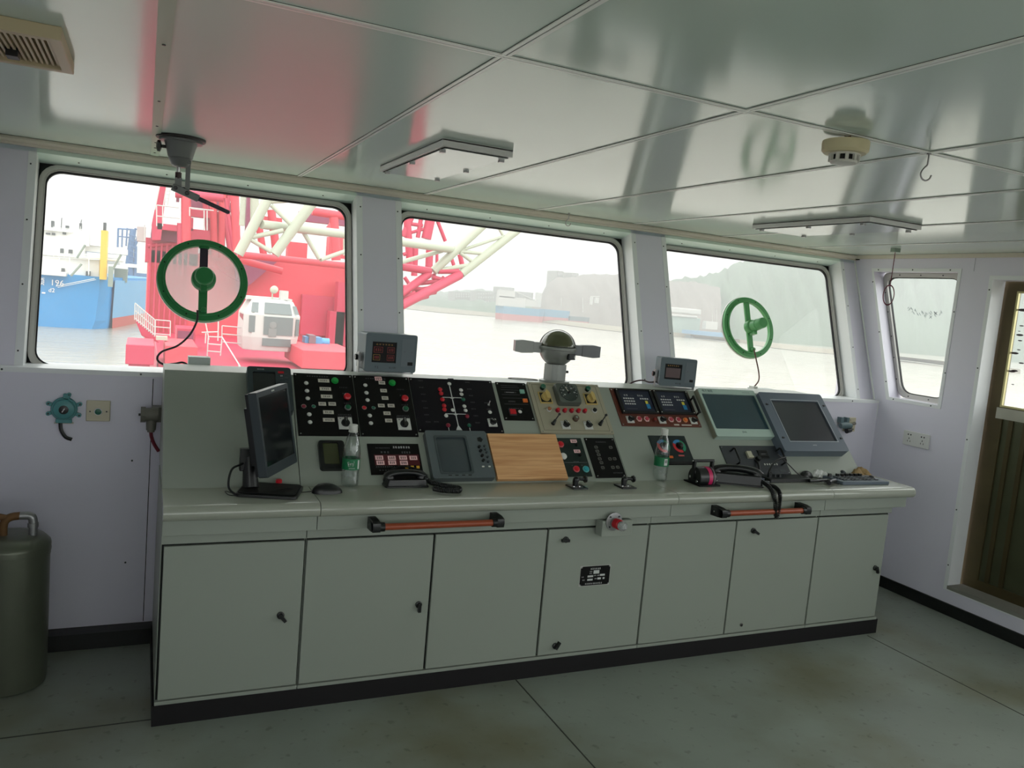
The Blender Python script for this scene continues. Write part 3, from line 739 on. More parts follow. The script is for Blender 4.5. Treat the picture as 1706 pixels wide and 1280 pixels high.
# N: work condition alarm panel with pink labels
R_, L_ = panel_base('alarm_unit', 'low black panel with seven pink white tape labels and three yellow keys', 'control panel', .829, 1.042, .032, .173, scr=False)
for i, (x, s_) in enumerate([(.870, .107), (.921, .106), (.968, .107), (1.011, .106), (.872, .084), (.920, .084), (.968, .083)]): label_fn(.032, .019, M_PINK, 3, 30+i)().build('tape_label', R_, L_(x, s_), smooth=False)
for x in (.976, .9995, 1.023): inst('yk', lambda: MB(M_YEL).box(-.006, .006, -.0055, .0055, 0, .004), 'key', R_, L_(x, .062))
g = MB(mat('dark red panel print', (74, 8, 18), .5)).box(.85, 1.035, .072, .122, 0, .0002, L_(0, 0))
g.m(M_PRW).marks(0, 0, .075, .010, 7, L_(.968, .156), 2); g.m(M_GRYT).marks(0, 0, .06, .005, 9, L_(.89, .153), 5); g.marks(0, 0, .04, .009, 3, L_(.896, .133), 6); g.marks(0, 0, .04, .009, 4, L_(.984, .132), 7); g.marks(0, 0, .08, .005, 9, L_(.89, .066), 8); g.marks(0, 0, .14, .005, 12, L_(.93, .050), 9)
fuse(g, R_, 'face_plate')
# O: LCD unit
R_, L_ = raised('lcd_instrument', 'black instrument with an olive screen beside the left water bottle', 'instrument', .633, .733, .051, .179, .018, M_BLK, (.649, .709, .072, .169), .012, mat('olive lcd', (66, 70, 44), .25))
# P: display behind the desktop monitor
R_, L_ = raised('chart_display', 'dark display with small red keys, behind the desktop monitor', 'display', .379, .548, .30, .512, .035, mat('slate plastic', (44, 54, 58), .35), (.400, .487, .345, .490), .012, M_SCRB)
g = MB(M_RED).box(.497, .520, .481, .491, 0, .002, L_(0, 0)); g.build('red_key', R_, smooth=False)
for x, s_ in ((.528, .478), (.528, .460), (.510, .455), (.528, .442), (.510, .437), (.51, .42), (.528, .42)): inst('pk', lambda: MB(M_DGR).box(-.006, .006, -.004, .004, 0, .002), 'key', R_, L_(x, s_))
g = MB(M_PRW); g.marks(0, 0, .010, .007, 2, L_(.510, .470), 3); g.marks(0, 0, .028, .005, 5, L_(.431, .499), 8); fuse(g, R_, 'housing')
# M: radar CRT
R_, L_ = raised('radar_display', 'grey radar set with a curved dark screen and knobs, left of the wooden board', 'display', 1.070, 1.342, -.004, .223, .030, M_PGREY, (1.108, 1.243, .022, .192), .010, M_SCRB)
g = MB(mat('recess edge', (66, 74, 76), .4)).plate(rr(1.104-1.206, 1.250-1.206, .016-.1095, .199-.1095, .008), [rr(1.111-1.206, 1.241-1.206, .024-.1095, .190-.1095, .012)], .030, .0315); g.build('screen_bezel', R_, smooth=False)
MB(mat('crt glass', (62, 70, 74), .18, coat=.5)).grid(lambda u, v: ((u-.5)*.136, (v-.5)*.170, .008*(1-(2*u-1)**2)*(1-(2*v-1)**2)), 16, 16).build('crt_tube', R_, T(1.1755-1.206, .107-.1095, .0235))
for x, s_ in ((1.296, .142), (1.298, .122), (1.300, .099), (1.300, .076)): inst('rk', lambda: MB(M_BLK).lathe([(.0065, 0), (.006, .009)], 12), 'knob', R_, L_(x, s_))
for x, s_ in ((1.321, .147), (1.321, .130), (1.324, .115), (1.324, .093), (1.322, .070)): inst('rk2', lambda: MB(M_DGR).lathe([(.005, 0), (.0045, .007)], 12), 'knob', R_, L_(x, s_))
for x, s_ in ((1.294, .047), (1.322, .047)): inst('rk3', lambda: MB(M_WHT).box(-.005, .005, -.003, .003, 0, .004), 'key', R_, L_(x, s_))
for x in (1.143, 1.172, 1.201, 1.229): inst('rk4', lambda: MB(M_BLK).box(-.007, .007, -.002, .002, 0, .001), 'key', R_, L_(x, .009))
MB(M_BLK).lathe([(.014, 0), (.004, .001)], 5).build('rosette', R_, L_(1.308, .180))
g = MB(M_GRYT).marks(0, 0, .05, .004, 9, L_(1.300, .205), 3); g.marks(0, 0, .05, .003, 9, L_(1.302, .198), 4); fuse(g, R_, 'housing')
# L: emergency panel
M_GPL = mat('dark green black panel', (16, 30, 26), .4)
R_, L_ = panel_base('alarm_unit', 'small dark green panel right of the wooden board with red and teal buttons', 'control panel', 1.690, 1.818, .011, .208, M_GPL, scr=False)
inst('eR', flat_fn(M_RED, .012, mat('pink bezel', (200, 90, 96), .4)), 'push_button', R_, L_(1.704, .173)); inst('eW', flat_fn(M_LENSW, .012, M_LENSW, .004), 'push_button', R_, L_(1.701, .112))
inst('eR', None, 'push_button', R_, L_(1.746, .046)); inst('eT', flat_fn(M_TEAL, .012, mat('teal bezel', (90, 170, 170), .4)), 'push_button', R_, L_(1.794, .045))
for i, (x, s_) in enumerate(((1.775, .190), (1.777, .137))):
    label_fn(.032, .017, M_PINK, 3, 60+i)().build('tape_label', R_, L_(x, s_, .006), smooth=False)
    inst('tg', lambda: MB(M_BLK).lathe([(.008, 0), (.007, .012)], 12), 'toggle_switch', R_, L_(x+.010, s_-.019))
g = MB(M_GRYT).box(1.695, 1.812, .080, .082, 0, .0003, L_(0, 0)); g.marks(0, 0, .03, .007, 4, L_(1.757, .084), 2); g.marks(0, 0, .008, .006, 1, L_(1.733, .066), 3); g.marks(0, 0, .010, .006, 2, L_(1.781, .066), 4); fuse(g, R_, 'face_plate')
# K: keypad panel
R_, L_ = panel_base('keypad_panel', 'narrow black panel with grey outlined keys, right of the dark green panel', 'control panel', 1.836, 1.992, .003, .210, M_BLKM)
M_KEY = mat('grey key outline', (104, 104, 98), .5)
for x, s_ in ((1.883, .160), (1.883, .139), (1.884, .120), (1.883, .099), (1.885, .079), (1.884, .053), (1.960, .159), (1.936, .098), (1.961, .099), (1.937, .054), (1.963, .055)):
    inst('ko', lambda: MB(M_KEY).plate(rr(-.0085, .0085, -.007, .007, .004, 3), [rr(-.006, .006, -.0048, .0048, .003, 3)], 0, .0015).box(-.003, .003, -.0008, .0008, 0, .0012), 'key', R_, L_(x, s_))
g = MB(M_GRYT).marks(0, 0, .055, .006, 9, L_(1.916, .188), 2); g.marks(0, 0, .05, .006, 8, L_(1.955, .026), 3); g.box(1.870, 1.897, .044, .172, 0, .0001, L_(0, 0)) if 0 else None; fuse(g, R_, 'face_plate')
# J: wiper dial panel
R_, L_ = panel_base('dial_panel', 'black panel with red blue green dial rings behind the right water bottle', 'control panel', 2.190, 2.400, .079, .227, mat('green black panel', (12, 26, 28), .4), scr=False)
for x in (2.256, 2.347):
    g = MB(M_BLK)
    for c_, a0, a1 in ((mat('dial red', (196, 42, 48), .5), 150, 290), (mat('dial blue', (54, 130, 180), .5), 70, 150), (mat('dial green', (40, 130, 96), .5), -60, 70)):
        pts = [(r_*math.cos(math.radians(a)), r_*math.sin(math.radians(a))) for r_, A in ((.036, [a0+(a1-a0)*i/12 for i in range(13)]), (.021, [a1-(a1-a0)*i/12 for i in range(13)])) for a in A]
        g.m(c_).plate(pts, [], 0, .0008)
    d_ = g.build('dial_ring', R_, L_(x, .168), smooth=False)
    MB(M_BLK).lathe([(.014, 0), (.013, .016), (.010, .018)], 20).build('knob', d_)
MB(M_ORG).box(-.010, .010, -.006, .006, 0, .003).build('rocker', R_, L_(2.275, .107)); MB(mat('pink red key', (190, 92, 90), .5)).box(-.016, .016, -.004, .004, 0, .003).build('key', R_, L_(2.336, .114))
MB(M_GRYT).marks(0, 0, .10, .006, 9, L_(2.31, .219), 5)
MB(M_KICK).box(2.19, 2.402, .066, .079, 0, .010, L_(0, 0, 0)).build('lower_rail', R_, smooth=False)
# I: radio panel with two handles
M_RAD = mat('dark radio panel', (52, 55, 60), .42)
R_, L_ = panel_base('marine_radio', 'dark grey radio panel with two bracket handles below the pale green display', 'radio', 2.589, 2.965, .008, .172, M_RAD)
inst('hdl', lambda: MB(M_BLK).tube([(0, -.040, 0), (.004, -.040, .030), (0.004, -.034, .034), (.004, .034, .034), (.004, .040, .030), (0, .040, 0)], .005, 8), 'handle', R_, L_(2.640, .100)); inst('hdl', None, 'handle', R_, L_(2.930, .100))
MB(mat('aged connector', (176, 172, 150), .5)).box(-.014, .014, -.012, .014, 0, .012).box(-.016, .016, -.022, -.013, 0, .014).build('connector', R_, L_(2.745, .120))
g = MB(M_BLK).box(-.030, .030, -.024, .024, 0, .004).m(M_GRYT).box(-.014, .014, -.002, .003, .004, .0045).m(M_BLK).box(-.026, .026, -.017, -.012, .004, .008).box(-.026, .026, .012, .017, .004, .008); g.build('tape_slot', R_, L_(2.838, .121))
MB(M_BLK).lathe([(.014, 0), (.012, .016)], 16).build('socket', R_, L_(2.791, .094))
for x in (2.820, 2.836, 2.851, 2.867, 2.882, 2.898): inst('rkey', lambda: MB(M_WHT).box(-.003, .003, -.005, .004, 0, .003), 'key', R_, L_(x, .064))
MB(M_DGR).box(-.020, .020, -.007, .007, 0, .001).build('badge', R_, L_(2.918, .027)); 
g = MB(M_GRYT).marks(0, 0, .04, .005, 6, L_(2.868, .036), 5); g.marks(0, 0, .02, .008, 3, L_(2.684, .040), 6); g.marks(0, 0, .09, .004, 12, L_(2.86, .050), 9); fuse(g, R_, 'face_plate')
# G: pale green chart display
M_PGN = mat('pale grey green housing', (170, 190, 180), .35); M_SCRT = mat('teal grey glass screen', (44, 66, 74), .10, spec=.7, noise=.15, nscale=5)
R_, L_ = raised('chart_display', 'pale green framed flat display with a teal dark screen', 'display', 2.576, 2.942, .210, .499, .030, M_PGN, (2.589, 2.935, .255, .469), .008, M_SCRT)
MB(mat('worn housing side', (128, 128, 112), .5)).box(2.5725-2.759, 2.5765-2.759, .212-.3545, .497-.3545, -.001, .026).build('side_trim', R_, smooth=False)
g = MB(mat('dark green print', (50, 70, 66), .6)).text('电子海图', .017, L_(2.631, .484), .0003); g.text('SVA', .016, L_(2.757, .236), .0003); g.m(M_GRYT).marks(0, 0, .05, .004, 8, L_(2.88, .482), 4); fuse(g, R_, 'housing')
# H: big grey radar screen
R_, L_ = raised('radar_display', 'big blue grey radar monitor at the right end of the console', 'display', 2.942, 3.382, .112, .475, .052, M_PBLUE, (3.006, 3.332, .172, .425), .012, mat('radar glass', (60, 62, 66), .12, spec=.7))
g = MB(mat('silver edge', (150, 156, 164), .3)).plate(rect(3.001-3.162, 3.338-3.162, .167-.2935, .431-.2935), [rect(3.006-3.162, 3.332-3.162, .172-.2935, .425-.2935)], .052, .0535); g.build('screen_bezel', R_, smooth=False)
MB(mat('slate side', (46, 54, 64), .45)).box(-.216, .216, -.178, .178, -.001, .030).build('back_case', R_, smooth=False, bevel=.006)
for x, s_ in ((2.963, .397), (3.362, .399), (2.967, .192), (3.366, .191)): inst('latch', lambda: MB(M_BLK).lathe([(.006, 0), (.006, .002)], 10).box(-.003, .010, -.004, .002, 0, .003), 'latch', R_, L_(x, s_))
g = MB(M_PRW).marks(0, 0, .026, .006, 4, L_(3.16, .148), 3); fuse(g, R_, 'housing')

# W: wooden board leaning on the slope
M_WOOD = bpy.data.materials.new('pine board'); M_WOOD.use_nodes = True
n = M_WOOD.node_tree.nodes; l = M_WOOD.node_tree.links; p = n['Principled BSDF']; p.inputs['Roughness'].default_value = .45
t = n.new('ShaderNodeTexCoord'); mp = n.new('ShaderNodeMapping'); mp.inputs['Scale'].default_value = (1.2, 26, 4)
ns = n.new('ShaderNodeTexNoise'); ns.inputs['Scale'].default_value = 2.4; ns.inputs['Detail'].default_value = 5; ns.inputs['Distortion'].default_value = .6
rp = n.new('ShaderNodeValToRGB'); rp.color_ramp.elements[0].position = .32; rp.color_ramp.elements[1].position = .68
rp.color_ramp.elements[0].color = (*lin((196, 140, 92)), 1); rp.color_ramp.elements[1].color = (*lin((226, 178, 128)), 1)
l.new(t.outputs['Object'], mp.inputs[0]); l.new(mp.outputs[0], ns.inputs[0]); l.new(ns.outputs[0], rp.inputs[0]); l.new(rp.outputs[0], p.inputs['Base Color'])
M_WEND = mat('pine board edge', (196, 138, 84), .5, noise=.12, nscale=40)
g = MB(M_WOOD).box(-.165, .165, -.112, .112, 0, .018)
for k in range(-2, 3): g.m(mat('board joint', (168, 112, 70), .5)).box(-.165, .165, .045*k-.0004, .045*k+.0004, .018, .0181)
b = g.build('wooden_board', smooth=False, bevel=.0012); b.matrix_world = FS @ T(1.518, .104, .004)
tag(b, 'light pine board leaning on the sloping desk between the grey radar set and green panel', 'board')

# ================================================================ THINGS ON THE WORKTOP (z = 0.79)
ZT = .7903
# desktop monitor, seen from its left side
mon = thing('desktop_monitor', 'black flat desktop monitor turned sideways on the left end of the worktop', 'monitor', T(.415, 2.90, ZT))
g = MB(M_BLK).prism(rr(-.105, .105, -.085, .085, .02), 0, .012).m(M_BLKM).prism(rr(-.10, .10, -.08, .08, .02), .012, .016); g.build('base', mon, RZ(-18).copy() @ T(0.02, 0, 0), bevel=.002)
g = MB(M_BLK).cyl((-.045, .02, .012), (-.052, .05, .12), .028, .022, 16).box(-.085, -.02, .03, .06, .07, .15); g.build('stand', mon, bevel=.003)
# panel: lower left (.416,.828) ... lower right (.53,.898) upper right (.452,1.188) in the plane y = 2.9; it faces the room's right
pTL, pTR, pBR, pBL = at(424, 656, 2.80), at(476, 639, 2.985), at(499, 765, 2.985), at(447, 800, 2.80)
xd = (pTR-pTL).normalized(); yd = (pTL-pBL).normalized(); yd = (yd - xd*yd.dot(xd)).normalized()
W_ = ((pTR-pTL).length + (pBR-pBL).length)/2; H_ = ((pTL-pBL).length + (pTR-pBR).length)/2
MF = fr((pTL+pTR+pBR+pBL)/4, xd, yd); inv = mon.matrix_world.inverted() @ MF
hw, hh = W_/2, H_/2
g = MB(mat('slate bezel', (52, 60, 64), .35)).plate(rr(-hw, hw, -hh, hh, .006), [rect(-hw+.012, hw-.010, -hh+.035, hh-.018)], -.032, 0)
g.m(M_BLK).box(-hw+.004, hw-.004, -hh+.004, hh-.004, -.045, -.010); g.box(-hw*.75, hw*.75, -hh*.75, hh*.62, -.070, -.044)
g.m(M_WHT).box(-.010, .010, hh-.012, hh-.007, 0, .001)
hd = g.build('screen_housing', mon, inv, smooth=False, bevel=.0015)
MB(M_SCRB).box(-hw+.011, hw-.009, -hh+.034, hh-.017, -.009, -.003).build('screen', mon, inv, smooth=False)
g = MB(M_BLK).tube(smoothpath([(-.075, .02, .10), (-.115, -.005, .085), (-.125, -.03, .03), (-.10, -.05, .004)]), .004, 8); g.tube(smoothpath([(-.10, -.05, .003), (-.125, -.04, .004), (-.135, -.02, .012), (-.12, -.01, .006), (-.09, -.04, .004)]), .0014, 6); g.build('cable', mon)
c = MB(M_RED).lathe([(.012, 0), (.012, .010), (.009, .013)], 16).build('bottle_cap', M=None); c.matrix_world = T(.475, 2.975, ZT+.016); tag(c, 'small red cap on the foot of the desktop monitor', 'cap')
# mice
def mouse(x, y, rz, label, s=1.0, cord=None):
    R_ = thing('computer_mouse', label, 'mouse', T(x, y, ZT) @ RZ(rz))
    def f(u, v):
        a = math.pi*u; b = 2*math.pi*v; k = math.sin(a)
        return (-.056*s*math.cos(a), .030*s*k*math.cos(b), max(0, .036*s*k*math.sin(b)*(1+.15*math.cos(a))))
    g = MB(M_BLK); g.grid(f, 20, 24); g.build('body', R_, sharp=60)
    g = MB(mat('grey mouse wheel', (90, 92, 96), .4)).cyl((-.030*s, -.003, .026*s), (-.030*s, .003, .026*s), .008*s); g.build('wheel', R_)
    if cord: g = MB(M_BLK).tube(smoothpath(cord), .0014, 6); g.build('cord', R_, (T(x, y, ZT) @ RZ(rz)).inverted())
    return R_
mouse(.633, 2.877, 0, 'black computer mouse with its cord, between the desktop monitor and left bottle', 1.0, [(.58, 2.878, ZT+.006), (.54, 2.885, ZT+.002), (.50, 2.87, ZT+.018), (.45, 2.86, ZT+.018), (.36, 2.84, ZT+.004)])
mouse(3.062, 2.985, 20, 'black computer mouse on the right, behind the keyboard and black control box', .95, [(3.02, 2.97, ZT+.005), (2.98, 2.97, ZT+.002), (2.93, 2.985, ZT+.002)])
# water bottles
M_PET = bpy.data.materials.new('clear bottle plastic'); M_PET.use_nodes = True
n = M_PET.node_tree.nodes; l = M_PET.node_tree.links; n.clear()
o_ = n.new('ShaderNodeOutputMaterial'); tr = n.new('ShaderNodeBsdfTransparent'); tr.inputs[0].default_value = (.90, .93, .93, 1); gl = n.new('ShaderNodeBsdfGlossy'); gl.inputs['Roughness'].default_value = .08
lw = n.new('ShaderNodeLayerWeight'); lw.inputs[0].default_value = .35; mr = n.new('ShaderNodeMapRange'); mr.inputs[3].default_value = .05; mr.inputs[4].default_value = .75
m1 = n.new('ShaderNodeMixShader'); nz = n.new('ShaderNodeTexNoise'); nz.inputs['Scale'].default_value = 60; bu = n.new('ShaderNodeBump'); bu.inputs['Strength'].default_value = .35; bu.inputs['Distance'].default_value = .004
t = n.new('ShaderNodeTexCoord'); l.new(t.outputs['Object'], nz.inputs[0]); l.new(nz.outputs[0], bu.inputs['Height']); l.new(bu.outputs[0], gl.inputs['Normal'])
l.new(lw.outputs['Facing'], mr.inputs[0]); l.new(mr.outputs[0], m1.inputs[0]); l.new(tr.outputs[0], m1.inputs[1]); l.new(gl.outputs[0], m1.inputs[2]); l.new(m1.outputs[0], o_.inputs[0])
M_BGRN = mat('green bottle label', (14, 110, 66), .4, noise=.15, nscale=30)
def bottle(x, y, label, code):
    R_ = thing('water_bottle', label, 'bottle', T(x, y, ZT), 'clear water bottles with green labels on the worktop')
    r = .0335
    prof = [(.010, .004), (.024, .001), (r*.93, .006), (r, .018), (r*.965, .03), (r, .042), (r*.965, .054), (r, .066), (r, .110), (r*1.0, .125), (r*.9, .155), (r*.72, .182), (r*.46, .204), (.0135, .212), (.0135, .222)]
    g = MB(M_PET).lathe(prof, 32, cap=True); g.build('bottle_body', R_)
    MB(M_WHT).lathe([(.0165, .214), (.0165, .228), (.0160, .236), (.014, .238)], 24).lathe([(.0175, .209), (.0175, .213)], 24).build('cap', R_)
    g = MB(M_BGRN).lathe([(r*1.01, .068), (r*1.01, .110)], 32, cap=False)
    lb = g.build('paper_label', R_)
    g = MB(M_PRW)
    if code:
        for i, (a, b, c_, d_) in enumerate(((-.008, .008, .074, .104),)): g.box(a, b, -r-.0008, -r+.001, c_, d_)
        g.m(M_INK)
        for i in range(7): g.box(-.0055+i*.0017, -.0048+i*.0017, -r-.0012, -r, .086, .099)
    else:
        g.tube([(-.020, -r*.86, .098), (.004, -r-.0005, .101), (.001, -r-.0006, .084), (-.017, -r*.9, .082), (-.020, -r*.86, .098)], .0008, 4)
        g.marks(0, 0, .020, .008, 3, T(-.009, -r*1.0, .091) @ RX(90), 3); g.marks(0, 0, .024, .004, 6, T(-.004, -r*1.01, .075) @ RX(90), 4); g.box(.014, .024, -r*.85, -r*.8, .072, .106)
    fuse(g, R_, 'paper_label')
bottle(.738, 2.972, 'clear water bottle with green label and white cap by the left mouse', False)
bottle(2.172, 2.985, 'clear water bottle with green label in front of the dial panel', True)
# handsets
def cradle(L_, W__, H__):
    g = MB(M_BLK).rings([[(x*s, y*s, z) for x, y in rr(-L_/2, L_/2, -W__/2, W__/2, .012)] for s, z in ((1.05, 0), (1.05, .006), (1.0, .007), (.92, H__))]); return g
def handset_mesh(L_, h, th=1.0):
    P_ = smoothpath([(-L_/2, 0, h*.45), (-L_*.40, 0, h*.8), (-L_*.15, 0, h), (L_*.15, 0, h), (L_*.40, 0, h*.8), (L_/2, 0, h*.45)], 5)
    k = len(P_); rad = [th*(.018 - .005*math.sin(math.pi*i/(k-1))) for i in range(k)]
    g = MB(M_BLK).tube(P_, rad, 12)
    for x in (-L_*.42, L_*.42): g.cyl((x, 0, h*.22), (x, 0, h*.72), .024, .020, 16)
    return g
def phone(x, y, rz, L_, label, cord, name='telephone_handset'):
    M = T(x, y, ZT) @ RZ(rz); R_ = thing(name, label, 'telephone', M)
    cradle(L_*1.08, .085 if L_ < .2 else .10, .030 if L_ < .2 else .048).build('cradle', R_, bevel=.003); handset_mesh(L_, .038 if L_ < .2 else .048, 1.0 if L_ < .2 else 1.3).build('handset', R_, T(0, 0, .012 if L_ < .2 else .022))
    if cord: MB(M_BLK).tube(coil(*cord), .0028, 5).build('coiled_cord', R_, M.inverted())
    return R_
phone(.955, 2.968, 0, .155, 'black telephone handset in its cradle, below the pink labelled panel', ([(1.03, 2.95, ZT+.03), (1.055, 2.935, ZT+.016), (1.10, 2.89, ZT+.014), (1.135, 2.85, ZT+.014), (1.12, 2.815, ZT+.014), (1.07, 2.82, ZT+.014), (1.035, 2.855, ZT+.014)], .0085, .0028, 46))
MB(M_BLK).tube(smoothpath([(.88, 3.0, ZT+.04), (.95, 3.01, ZT+.065), (1.02, 2.98, ZT+.055), (1.045, 2.955, ZT+.03)]), .004, 6).build('cord', [o for o in COL.objects if o.name.startswith('telephone_handset')][0], T(.955, 2.968, ZT).inverted())
phone(2.540, 2.90, -28, .215, 'large black telephone handset with its cord hanging over the worktop edge', ([(2.62, 2.83, ZT+.03), (2.62, 2.76, ZT+.012), (2.615, 2.715, ZT-.03), (2.622, 2.708, ZT-.095), (2.632, 2.706, ZT-.11), (2.640, 2.71, ZT-.08), (2.645, 2.718, ZT-.01), (2.655, 2.76, ZT+.012), (2.66, 2.80, ZT+.012)], .0075, .0028, 60))
# two small clamp mounts
for k, (x, y) in enumerate(((1.680, 2.880), (1.915, 2.872))):
    R_ = thing('clamp_mount', ['small black clamp mount on a plate, just right of the wooden board', 'small black clamp mount on a plate, left of the right water bottle'][k], 'mount', T(x, y, ZT), None)
    MB(M_BLK).prism(rr(-.036, .036, -.038, .038, .004), 0, .005).m(mat('scuffed steel', (150, 146, 146), .5, .5)).prism(rr(-.03, .02, -.02, .03, .004), .005, .0055).build('plate', R_)
    MB(M_BLK).cyl((-.006, .004, .005), (-.006, .004, .030), .011, .013).sphere((-.004, .004, .032), .014).build('post', R_)
    MB(M_BLK).cyl((-.002, .004, .036), (.034, .004, .034), .007).lathe([(.014, -.005), (.016, 0), (.014, .005)], 8, T(.040, .004, .034) @ RY(90)).build('clamp_knob', R_)
    for a, b in ((.006, -.012), (-.02, -.010)): inst('mscr', lambda: MB(M_CHR).lathe([(.004, 0), (.003, .004)], 8), 'screw', R_, T(a, b, .005))
# engine telegraph lever
R_ = thing('throttle_lever', 'black drum shaped throttle lever with a magenta stripe and a bar handle', 'throttle', T(2.350, 2.905, ZT))
MB(M_BLKM).box(-.058, .058, -.060, .060, 0, .006).build('plate', R_, bevel=.001)
g = MB(M_BLK).lathe([(.046, -.046), (.048, -.044), (.048, .044), (.046, .046)], 36, T(0, 0, .030) @ RY(90)); g.build('drum', R_)
MB(mat('magenta stripe', (190, 30, 90), .4)).ringrect(.0481, .0490, .002, .022, T(0, 0, .030) @ RY(90)).build('stripe', R_); 
MB(mat('pale scale', (120, 110, 112), .5)).ringrect(.0481, .0487, .030, .036, T(0, 0, .030) @ RY(90)).build('scale_ring', R_)
for x in (-.050, .050): inst('tarm', lambda: MB(M_BLK).box(-.005, .005, -.009, .009, .02, .105), 'lever_arm', R_, T(x, .006, 0))
MB(M_BLK).cyl((-.058, .006, .105), (.058, .006, .105), .0075).m(M_CHR).cyl((-.062, .006, .105), (-.058, .006, .105), .005).cyl((.058, .006, .105), (.062, .006, .105), .005).build('grip_bar', R_)
for x, y, z in ((-.053, -.030, .018), (-.053, .02, .030), (.054, -.03, .02)): inst('tb', lambda: MB(M_CHR).cyl((-.003, 0, 0), (.003, 0, 0), .0055), 'bolt', R_, T(x, y, z))
g = MB(M_PRW).marks(0, 0, .014, .012, 2, T(-.0465, .0, .055) @ RZ(-90) @ RX(90), 2); g.build('mark_plate', R_)
# black control box with loose cables
R_ = thing('control_box', 'flat black control box with small knobs, left of the radar keyboard', 'control box', T(2.875, 2.935, ZT))
MB(M_BLK).rings([[(x, y, z) for x, y in rr(-.13, .13, -.045, .045, .006)] for z in (0, .018)]).build('housing', R_, bevel=.002)
for x in (-.065, -.035): inst('cbk', lambda: MB(M_BLK).lathe([(.007, 0), (.006, .012)], 12), 'knob', R_, T(x, .0, .018))
g = MB(M_BLK).tube(smoothpath([(-.10, .0, .018), (-.105, .0, .045), (-.07, .02, .075), (-.01, .045, .095), (.045, .06, .10)]), .005, 8); g.cyl((-.10, 0, .016), (-.10, 0, .04), .011); g.build('cable', R_)
MB(M_BLK).tube(smoothpath([(.0, .07, .115), (.05, .04, .07), (.11, -.01, .012), (.17, -.07, .010), (.235, -.115, .006)]), .0028, 6).build('cable', R_)
R_ = thing('microphone', 'short black fist microphone lying with its cable before the radar keyboard', 'microphone', T(3.085, 2.84, ZT))
MB(M_BLK).tube([(-.045, -.025, .014), (-.02, -.01, .014), (.03, .012, .014)], [.011, .013, .012], 10).build('body', R_); MB(M_BLK).tube(smoothpath([(-.11, .035, .010), (-.06, .03, .012), (.0, .03, .012), (.03, .012, .014)]), .008, 8).build('cable_sleeve', R_)
# connector cable hanging from the radio panel
R_ = thing('radio_cable', 'black cable with blue plug hanging from the dark radio panel', 'cable', T(2.70, 2.95, ZT))
MB(M_BLK).tube(smoothpath([at(1256, 766, 3.05), at(1263, 772, 3.02), at(1265, 785, 2.98), at(1258, 792, 2.95), at(1256, 802, 2.92)]), .006, 8).build('cord', R_, T(2.70, 2.95, ZT).inverted())
MB(mat('navy plug', (40, 46, 70), .4)).box(-.014, .014, -.012, .012, 0, .026).m(M_DGR).box(-.004, .036, -.025, -.005, 0, .014).build('plug', R_, T(-.02, -.06, 0), bevel=.002)
# radar keyboard
R_ = thing('radar_keyboard', 'low blue grey radar keyboard with black and white keys at the right end', 'keyboard', T(3.30, 2.885, ZT) @ RZ(-2))
MB(M_PBLUE).rings([[(x, y, z) for x, y in rr(-.158, .150, -.07, .07, .006)] for z in (0, .016)]).build('housing', R_, bevel=.002)
r = random.Random(4)
for j in range(4):
    for i in range(9):
        inst('kb%d' % ((i*7+j*3) % 3), (lambda c=(M_DGR, M_PGREY, M_BLK)[(i*7+j*3) % 3]: MB(c).box(-.010, .010, -.0065, .0065, 0, .004)), 'key', R_, T(-.115+i*.026, -.035+j*.020, .016))
for i in range(6): inst('kbb', lambda: MB(M_BLK).box(-.008, .008, -.006, .006, 0, .012), 'knob', R_, T(-.075+i*.030, .053, .016))
MB(M_BLK).sphere((0, 0, 0), .014, None, .7).build('trackball', R_, T(.118, .018, .018)); MB(M_BLK).lathe([(.011, 0), (.010, .014)], 12).build('knob', R_, T(-.135, .045, .016))
# gloves
def rag(x, y, w_, d_, h_, m, seed):
    r = random.Random(seed); ph = [r.uniform(0, 6) for _ in range(6)]
    g = MB(m)
    def f(u, v):
        X = (u-.5)*w_; Y = (v-.5)*d_; e = min(u, 1-u, v, 1-v)*2
        z = h_*(.25 + .75*abs(math.sin(5*u+ph[0]+2*v))*abs(math.cos(3.3*v+ph[1]+u*2)))*min(1, .15+e*3) + .004*math.sin(19*u+ph[2])*math.sin(14*v+ph[3])
        k = .86+.14*math.sin(7*v+ph[4])+.1*math.sin(11*u+ph[5]); return (X*k, Y*(.85+.2*math.sin(6*u+ph[2])), max(z, .0015))
    g.grid(f, 26, 18); return g
o = rag(0, 0, .13, .07, .035, mat('white cotton', (214, 214, 212), .9, bump=.4, bscale=150), 3).build('work_glove'); o.matrix_world = T(3.165, 2.985, ZT); tag(o, 'crumpled white cotton glove behind the radar keyboard', 'glove')
o = rag(0, 0, .15, .09, .05, mat('tan leather', (150, 124, 84), .8, noise=.2, nscale=30, bump=.4, bscale=80), 9).build('work_glove'); o.matrix_world = T(3.425, 2.985, ZT) @ RZ(-8); tag(o, 'crumpled tan glove at the right back corner of the worktop', 'glove')
o = MB(M_DGR).sphere((0, 0, .016), .018, None, .85).build('cable_ball'); o.matrix_world = T(3.325, 3.0, ZT); tag(o, 'small dark rolled lump beside the tan glove', 'lump')

